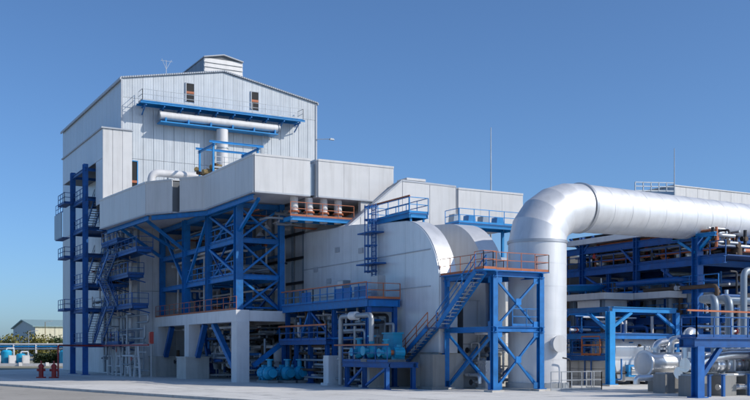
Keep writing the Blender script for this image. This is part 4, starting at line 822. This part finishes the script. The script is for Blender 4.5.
# silver vessels
sv1 = thing('silver_drum', 'horizontal silver drum with domed end and nozzles left of the near platform', 'vessel', (47, 47, 0))
add(sv1, 'shell', B().tube([(44.7, 46.4, 1.75), (50.5, 46.4, 1.75)], .72, 28), 'silver'); add(sv1, 'end_flange', B().tube([(44.55, 46.4, 1.75), (44.72, 46.4, 1.75)], .84, 28), 'silver'); add(sv1, 'head', B().dish((44.55, 46.4, 1.75), (-1, 0, 0), .7, .25, 28), 'box_white')
for x in (45.6, 49): add(sv1, 'saddle', B().box(x-.2, x+.2, 45.9, 46.9, 0, 1.2), 'concrete_grey')
for i, x in enumerate((45.6, 46.8, 48.2)): nz_ = add(sv1, 'nozzle', B().pipe([(x, 46.4, 2.3), (x, 46.4, 3.0+.2*i), (x+.7, 46.2, 3.1+.2*i)], .26, .4, 14), 'silver'); add(nz_, 'flange', B().tube([(x, 46.4, 2.62), (x, 46.4, 2.76)], .42, 16), 'silver')
SP = [([(44.4, 45.2, .9), (47.5, 45.2, .9), (47.5, 45.2, 2.2), (49.2, 45.2, 2.2)], .24, 'low silver pipe with two bends before the silver drum'), ([(43.6, 46.0, .5), (43.6, 46.0, .9), (46.0, 44.6, .9), (48, 44.6, .9)], .2, 'short silver elbow pipe at the left end of the drum'),
      ([(46.4, 44.6, .2), (46.4, 44.6, 3.7), (47.7, 45.2, 3.7), (47.7, 45.2, 1.0)], .32, 'upright silver bend beside the navy leg'), ([(42.6, 41.6, 1.3), (55, 41.6, 1.3)], .34, 'fat silver pipe lying under the near platform deck'),
      ([(43.2, 40.6, .7), (43.2, 40.6, 2.0), (45.5, 40.6, 2.3), (54, 40.6, 2.3)], .26, 'silver pipe with goose bend under the near platform'), ([(44.2, 40.2, .5), (54, 40.2, .5)], .18, 'thin silver pipe near the ground under the platform')]
for pts, r, lab in SP: solo('silver_pipe', B().pipe(pts, r, r*2.2, 18), 'silver', lab, 'pipe', 'silver clad pipes by the near platform')
for i, (x, y) in enumerate(((43.0, 41.0), (44.2, 41.3), (45.1, 40.9), (46.9, 41.2), (48.1, 41.0))):
    t = thing('gate_valve', 'silver jacketed valve under the near platform, %s from the left' % ['first', 'second', 'third', 'fourth', 'fifth'][i], 'valve', (x, y, 1.4), 'valves under the near platform')
    add(t, 'body', B().dish((x, y, 1.75), (0, 0, 1), .42, .42, 16).dish((x, y, 1.75), (0, 0, -1), .42, .42, 16), 'silver'); add(t, 'bonnet', B().tube([(x, y, 2.1), (x, y, 2.5)], .2, 12), 'silver'); [add(t, 'flange', B().tube([(x+k-.07, y, 1.75), (x+k+.07, y, 1.75)], .42, 16), 'silver') for k in (-.43, .43)]
for i, (x0, x1, y) in enumerate(((44.0, 45.2, 44.0), (42.3, 43.5, 40.3), (44.3, 45.5, 40.0), (46.5, 48.6, 40.2))):
    t = thing('equipment_plinth', 'dark grey plinth block, %s' % ['under the silver drum front', 'just right of the stout navy leg', 'middle of the near platform', 'at the right edge under the platform'][i], 'concrete block', ((x0+x1)/2, y+.5, 0), 'plinths by the near platform'); add(t, 'block', B().box(x0, x1, y, y+1, 0, 1.15), 'concrete_grey'); add(t, 'grout_cap', B().box(x0+.08, x1-.08, y+.08, y+.92, 1.15, 1.25), 'galv')
for i, x in enumerate((42.9, 44.0, 46.1)): solo('bollard_post', B().bar((x, 39.6, 0), (x, 39.6, 1.2), .16).box(x-.14, x+.14, 39.46, 39.74, 1.2, 1.24), 'shade_blue', 'short navy post before the plinths, %s' % ['left', 'middle', 'right'][i], 'post', 'posts before the plinths')

# ================================================================== BACKGROUND RIGHT
rb = thing('distant_boiler_house', 'white louvred top of a second plant building above the silver pipe', 'building', (135, 118, 0))
add(rb, 'wall', B().box(112.2, 170, 110.2, 126, 0, 27.2), 'core'); panels(rb, 'S', 110.2, 112, 170, 22.4, 27.3, 24, 2, 'box_white'); panels(rb, 'W', 112.2, 110.1, 126, 22.4, 27.3, 6, 1, 'clad_shade'); panels(rb, 'S', 110.2, 112, 170, 0, 22.4, 24, 1, 'box_white')
add(rb, 'roof', B().box(111.8, 170, 110.0, 126, 27.3, 27.45), 'box_white'); railing(rb, [(104, 110, 25.9), (111.8, 110, 26.4)], 'galv', 1.3, 1.6, .12); add(rb, 'roof_bracket', B().box(103.5, 112.1, 110.3, 113, 25.4, 25.9), 'grey_pipe')
for i, (x, y, h, lab) in enumerate(((56.9, 80, 24.3, 'tall thin lightning mast rising behind the far white box'), (91.5, 90, 27.4, 'thin lightning mast behind the horizontal silver pipe'))):
    t = thing('lightning_mast', lab, 'mast', (x, y, 0), 'lightning masts'); add(t, 'pole', B().tube([(x, y, 0), (x, y, h*.6), (x, y, h)], [.13, .1, .04], 8), 'galv'); add(t, 'base', B().box(x-.3, x+.3, y-.3, y+.3, 0, .4), 'concrete')
sl_ = thing('area_lamp', 'small floodlight arm poking above the silver pipe', 'lamp', (70, 75, 0)); add(sl_, 'pole', B().bar((69.5, 76, 0), (69.5, 76, 17.2), .14), 'galv'); add(sl_, 'lamp_head', B().bar((69.2, 76, 17.2), (70.5, 75.6, 17.5), .3, .12), 'galv')

# ================================================================== BACKGROUND LEFT
wh = thing('warehouse', 'distant warehouse with teal roof and cream wall beyond the trees', 'warehouse', (95, 470, 0))
wx0, wx1, wy0, wy1 = 76, 164, 430, 484
add(wh, 'wall', B().prism([(wx0, wy0, 0), (wx0, wy1, 0), (wx0, wy1, 12.3), (wx0, (wy0+wy1)/2, 15.5), (wx0, wy0, 12.3)][::-1], (wx1-wx0, 0, 0)), 'ware_side')
for i in range(11): add(wh, 'wall_bay', B().box(wx0+.1+i*8, wx0+7.9+i*8, wy0-.3, wy0-.02, 0, 12.2), 'ware_wall')
for s in (0, 1):
    ya = wy0-1 if s == 0 else wy1+1; add(wh, 'roof', B().prism([(wx0-1, ya, 12.25), (wx0-1, (wy0+wy1)/2, 15.6), (wx0-1, (wy0+wy1)/2, 15.95), (wx0-1, ya, 12.6)], (wx1-wx0+2, 0, 0)), 'ware_roof')
for i in range(6): add(wh, 'shutter_door', B().box(wx0+2+i*14, wx0+6+i*14, wy0-.42, wy0-.31, 0, 5), 'grey_pipe')
lw = thing('low_shed', 'long pale low shed at the far left edge behind trees', 'shed', (10, 480, 0)); add(lw, 'wall', B().box(20, 70, 480, 500, 0, 6.2), 'box_white'); add(lw, 'roof', B().prism([(19, 479, 6.2), (19, 501, 6.2), (19, 490, 8.6)], (52, 0, 0)), 'trim')
for i in range(6): add(lw, 'window', B().box(23+i*7.5, 27+i*7.5, 479.85, 479.98, 2, 4.5), 'glass')
def tree(label, x, y, h, r, m):
    t = thing('tree', label, 'tree', (x, y, -.14), 'trees beyond the plant fence'); b = B(); b.tube([(x, y, -.14), (x+.05, y, h*.35), (x-.1, y+.1, h*.75)], [h*.035, h*.025, h*.01], 8)
    for k in range(5):
        a = k*1.3; b.tube([(x, y, h*(.3+.07*k)), (x+math.cos(a)*r*.55, y+math.sin(a)*r*.55, h*(.5+.08*k))], [h*.014, h*.005], 6)
    add(t, 'trunk', b, 'bark'); c = B(); clumps = [(x+rnd.gauss(0, r*.5), y+rnd.gauss(0, r*.5), h*rnd.uniform(.38, .9), r*rnd.uniform(.25, .48)) for _ in range(22)]
    for (cx, cy, cz, cr) in clumps:
        for _ in range(70):
            v = Vector((rnd.gauss(0, 1), rnd.gauss(0, 1), rnd.gauss(0, 1))).normalized()*cr*rnd.uniform(.6, 1.05); p = Vector((cx, cy, cz))+v*1.0
            n = Vector((rnd.gauss(0, 1), rnd.gauss(0, 1), rnd.gauss(0, 1)+.5)).normalized(); a = n.orthogonal().normalized(); d = n.cross(a); s = h*.05*rnd.uniform(.6, 1.3)
            c.face([p-a*s, p+d*s*.6, p+a*s, p-d*s*.6])
    add(t, 'crown', c, m)
TR = [(15, 200), (19.5, 197), (24, 203), (28, 196), (32.5, 201), (36.5, 195), (41, 200), (45, 196), (49, 201), (53, 196)]
OR = ['first', 'second', 'third', 'fourth', 'fifth', 'sixth', 'seventh', 'eighth', 'ninth', 'tenth']
for i, (x, y) in enumerate(TR): tree('bushy %s tree beyond the fence, %s from the left edge' % ('yellow-green' if i % 3 else 'dark green', OR[i]), x-2, y, rnd.uniform(4.6, 5.6), rnd.uniform(2.8, 3.8), 'leaf' if i % 3 else 'leaf_dark')
# low pipe rack with white-blue rails across the left background
fr = thing('low_pipe_rack', 'low pale pipe rack with blue rails crossing the left background', 'pipe rack', (33, 182, 0))
pA, pB = Vector((22.0, 187, 0)), Vector((46, 174, 0))
for k in range(8):
    p = pA.lerp(pB, k/7); add(fr, 'post', B().bar(p+Vector((0, 0, -.14)), p+Vector((0, 0, 3.6)), .3), 'white_paint')
for z, m in ((3.6, 'white_paint'), (3.2, 'bright'), (2.8, 'grey_pipe'), (.9, 'white_paint')): add(fr, 'rail', B().tube([pA+Vector((0, 0, z)), pB+Vector((0, 0, z))], .17, 8), m)
fn = thing('boundary_wall', 'low white boundary wall before the cyan tanks in the far left background', 'wall', (33, 178, 0)); add(fn, 'wall', B().bar(pA+Vector((-1, -5, .1)), pB+Vector((-1, -5, .1)), .3, .5), 'white_paint')
for k in range(7): p = pA.lerp(pB, k/6)+Vector((-1, -5.1, .0)); add(fn, 'pier', B().bar(p+Vector((0, 0, -.1)), p+Vector((0, 0, .5)), .5), 'white_paint')
for i, (f, r, h) in enumerate(((.16, 1.1, 1.9), (.25, .9, 2.3), (.34, .8, 1.7), (.62, 1.0, 2.3), (.76, .8, 2.0))):
    q = pA.lerp(pB, f)+Vector((-.6, -2.2, 0)); x, y = q.x, q.y
    t = thing('water_tank', 'small cyan tank in the left background, %s from the left' % OR[i], 'tank', (x, y, 0), 'cyan tanks in the left background'); add(t, 'shell', B().tube([(x, y, .3), (x, y, h)], r, 18), 'cyan'); add(t, 'dome', B().dish((x, y, h), (0, 0, 1), r, .35, 18), 'cyan'); add(t, 'nozzle', B().pipe([(x, y, h), (x, y, h+.6), (x+1.2, y, h+.6), (x+1.2, y, 0)], .12, .2, 8), 'white_paint'); add(t, 'skirt', B().tube([(x, y, -.14), (x, y, .3)], r*.9, 18), 'white_paint')
for i, f in enumerate((.20, .295, .38, .69, .82)):
    q = pA.lerp(pB, f)+Vector((-1.0, -3.2, 0)); x, y = q.x, q.y; t = thing('valve_cabinet', 'pale valve cabinet in the left background, %s from the left' % OR[i], 'cabinet', (x, y, 0), 'cabinets in the left background'); add(t, 'body', B().box(x-.6, x+.6, y-.3, y+.3, -.1, 1.7), 'box_white'); add(t, 'door', B().box(x-.5, x+.5, y-.34, y-.305, .1, 1.5), 'white_paint')
hs = thing('hedge', 'dark clipped hedge between the cyan tanks, left background', 'hedge', (33, 180, 0)); c = B()
for _ in range(2500):
    t_ = rnd.random(); p = pA.lerp(pB, .42+t_*.17)+Vector((rnd.uniform(-.6, .6), -1+rnd.uniform(-.7, .7), rnd.uniform(-.1, 2.0))); n = Vector((rnd.gauss(0, 1), rnd.gauss(0, 1), rnd.gauss(0, 1))).normalized(); a = n.orthogonal().normalized(); d = n.cross(a); s = .18; c.face([p-a*s, p+d*s*.7, p+a*s, p-d*s*.7])
add(hs, 'foliage', c, 'leaf_dark')
pm = thing('steam_cowl', 'small white rounded cowl behind the hydrants in the left background', 'vent', (38.5, 176, 0)); add(pm, 'body', B().tube([(38.6, 176, 0), (38.6, 176, 3.0)], 1.0, 18), 'white_paint'); add(pm, 'dome', B().dish((38.6, 176, 3.0), (0, 0, 1), 1.0, .7, 18), 'white_paint')
# hydrants, red pipe
for i, (x, y) in enumerate(((17.6, 96.4), (18.6, 95.6))):
    t = thing('fire_hydrant', ['red fire hydrant post, left of the pair on the apron', 'red fire hydrant post, right of the pair on the apron'][i], 'hydrant', (x, y, 0), 'red hydrants on the apron')
    add(t, 'barrel', B().tube([(x, y, .1), (x, y, 1.05)], .22, 14), 'red'); bo = add(t, 'bonnet', B().dish((x, y, 1.05), (0, 0, 1), .27, .28, 14).tube([(x, y, .98), (x, y, 1.06)], .3, 14), 'red'); add(t, 'base_flange', B().tube([(x, y, 0), (x, y, .12)], .45, 14), 'red')
    for s in (-1, 1): add(t, 'outlet', B().tube([(x, y, .75), (x+s*.38, y-.05, .75)], .12, 10), 'red')
    add(bo, 'stem', B().bar((x, y, 1.25), (x, y, 1.6), .12), 'red')
solo('fire_main', B().pipe([(19.3, 97.2, .1), (19.3, 97.2, 3.05), (22.3, 103, 3.05), (25.0, 103.6, 3.05), (25.0, 86.9, 3.05)], .085, .4, 10), 'red', 'thin red fire main rising by the hydrants and running to the boiler wall', 'pipe')
t = thing('hose_cabinet', 'small red hose box on a thin post by the concrete frame', 'fire cabinet', (25.2, 86.6, 0)); add(t, 'box', B().box(25.0, 25.3, 86.35, 86.8, 3.15, 4.2), 'red'); add(t, 'door', B().box(24.96, 24.995, 86.4, 86.75, 3.25, 4.1), 'red'); add(t, 'post', B().bar((25.15, 86.6, 0), (25.15, 86.6, 3.15), .09), 'galv')
for i, (x, y, h) in enumerate(((44, 236, 9), (33, 193, 6))):
    t = thing('lamp_pole', ['thin far lamp pole before the warehouse', 'thin lamp pole beside the low pipe rack'][i], 'lamp post', (x, y, 0), 'lamp poles at left'); add(t, 'pole', B().tube([(x, y, -.14), (x, y, h)], [.13, .07], 8), 'tan' if i == 0 else 'galv'); add(t, 'arm', B().bar((x, y, h), (x+1.2, y, h+.2), .1), 'galv'); add(t, 'head', B().bar((x+1.0, y, h+.18), (x+1.7, y, h+.22), .25, .12), 'galv')

# ================================================================== CLUTTER: pipework bundles
def bundle(name, label, box, n, mats, rr_=(.05, .13), seed=1, valves=.5):
    g = random.Random(seed); x0, x1, y0, y1, z0, z1 = box
    t = thing(name, label, 'pipework', ((x0+x1)/2, (y0+y1)/2, z0))
    for i in range(n):
        p = Vector((g.uniform(x0, x1), g.uniform(y0, y1), g.uniform(z0, z1))); pts = [p.copy()]; ax = g.choice((0, 1, 1, 2))
        for k in range(g.choice((1, 2, 3))):
            lo, hi = ((x0, x1), (y0, y1), (z0, z1))[ax]; q = pts[-1].copy(); q[ax] = g.uniform(lo, hi)
            if abs(q[ax]-pts[-1][ax]) < .5: q[ax] = lo if pts[-1][ax] > (lo+hi)/2 else hi
            pts.append(q); ax = (ax+g.choice((1, 2))) % 3
        r = g.uniform(*rr_); add(t, 'pipe', B().pipe(pts, r, r*2.5, 8, 3), g.choice(mats))
        if g.random() < valves:
            m = pts[0].lerp(pts[1], .5); vv = add(t, 'valve', B().box(m.x-.16, m.x+.16, m.y-.16, m.y+.16, m.z-.16, m.z+.16), g.choice(mats)); w = B().bar(m, m+Vector((-.35, 0, 0)), .05); w.tube([m+Vector((-.38, 0, 0)), m+Vector((-.33, 0, 0))], .2, 10); add(vv, 'handwheel', w, g.choice(('red', 'darksteel', 'galv', 'darksteel')))
    return t
PM = ('galv', 'grey_pipe', 'darksteel', 'casing', 'brown', 'shade_blue', 'white_paint')
bundle('pipework', 'tangle of small pipes and valves in the dark bay under the concrete table', (30.4, 35.6, 77.5, 97, .3, 4.6), 80, PM+('white_paint', 'galv', 'blue'), (.06, .16), 3)
bundle('pipework', 'small pipes and valves crowded below the duct walkway', (33.0, 35.4, 62, 75.5, .3, 5.4), 64, PM+('blue', 'galv'), (.05, .12), 4)
bundle('pipework', 'pale small-bore pipes climbing the shaded wall by the navy tower', (25.2, 27.0, 92, 105.5, .3, 6.2), 30, ('white_paint', 'galv', 'grey_pipe', 'galv'), (.05, .11), 5, .3)
bundle('pipework', 'upper small-bore pipes on the shaded wall beneath the left box', (25.6, 27.0, 99.5, 111, 7.2, 13.8), 22, ('galv', 'grey_pipe', 'white_paint', 'red'), (.04, .09), 6, .3)
bundle('pipework', 'pipes and valves threaded through the blue support frame', (30, 35.4, 77.4, 97.5, 6.1, 13.8), 44, ('galv', 'white_paint', 'blue', 'orange', 'casing', 'casing'), (.06, .18), 7)
bundle('pipework', 'grey pipes and valves stacked in the lower pipe rack bays', (57.6, 64, 52, 70, .4, 8.8), 130, PM+('silver', 'shade_blue', 'blue'), (.07, .22), 8)
bundle('pipework', 'dark and silver pipes crowding the upper pipe rack deck', (58.3, 62, 53, 69.5, 9.8, 11.8), 60, ('darksteel', 'silver', 'galv', 'brown', 'orange'), (.06, .16), 9)
bundle('pipework', 'small pipes and valves under the blue equipment stand', (50.2, 56, 55.6, 61.8, .3, 5.2), 50, PM+('blue', 'shade_blue'), (.05, .12), 10)
bundle('pipework', 'silver small-bore pipes around the drum and near platform', (44.5, 53, 40.4, 42.6, .3, 2.6), 22, ('silver', 'silver', 'galv', 'alu'), (.06, .14), 11)
bundle('pipework', 'small pipes under the stair tower landing', (37.8, 41, 54.6, 56.8, .3, 3.8), 14, ('galv', 'casing', 'silver'), (.05, .14), 12)
bundle('pipework', 'pipes and hangers under the front white boxes', (31, 41, 74, 80, 12.9, 14.6), 20, ('galv', 'orange', 'white_paint', 'darksteel'), (.06, .14), 13)
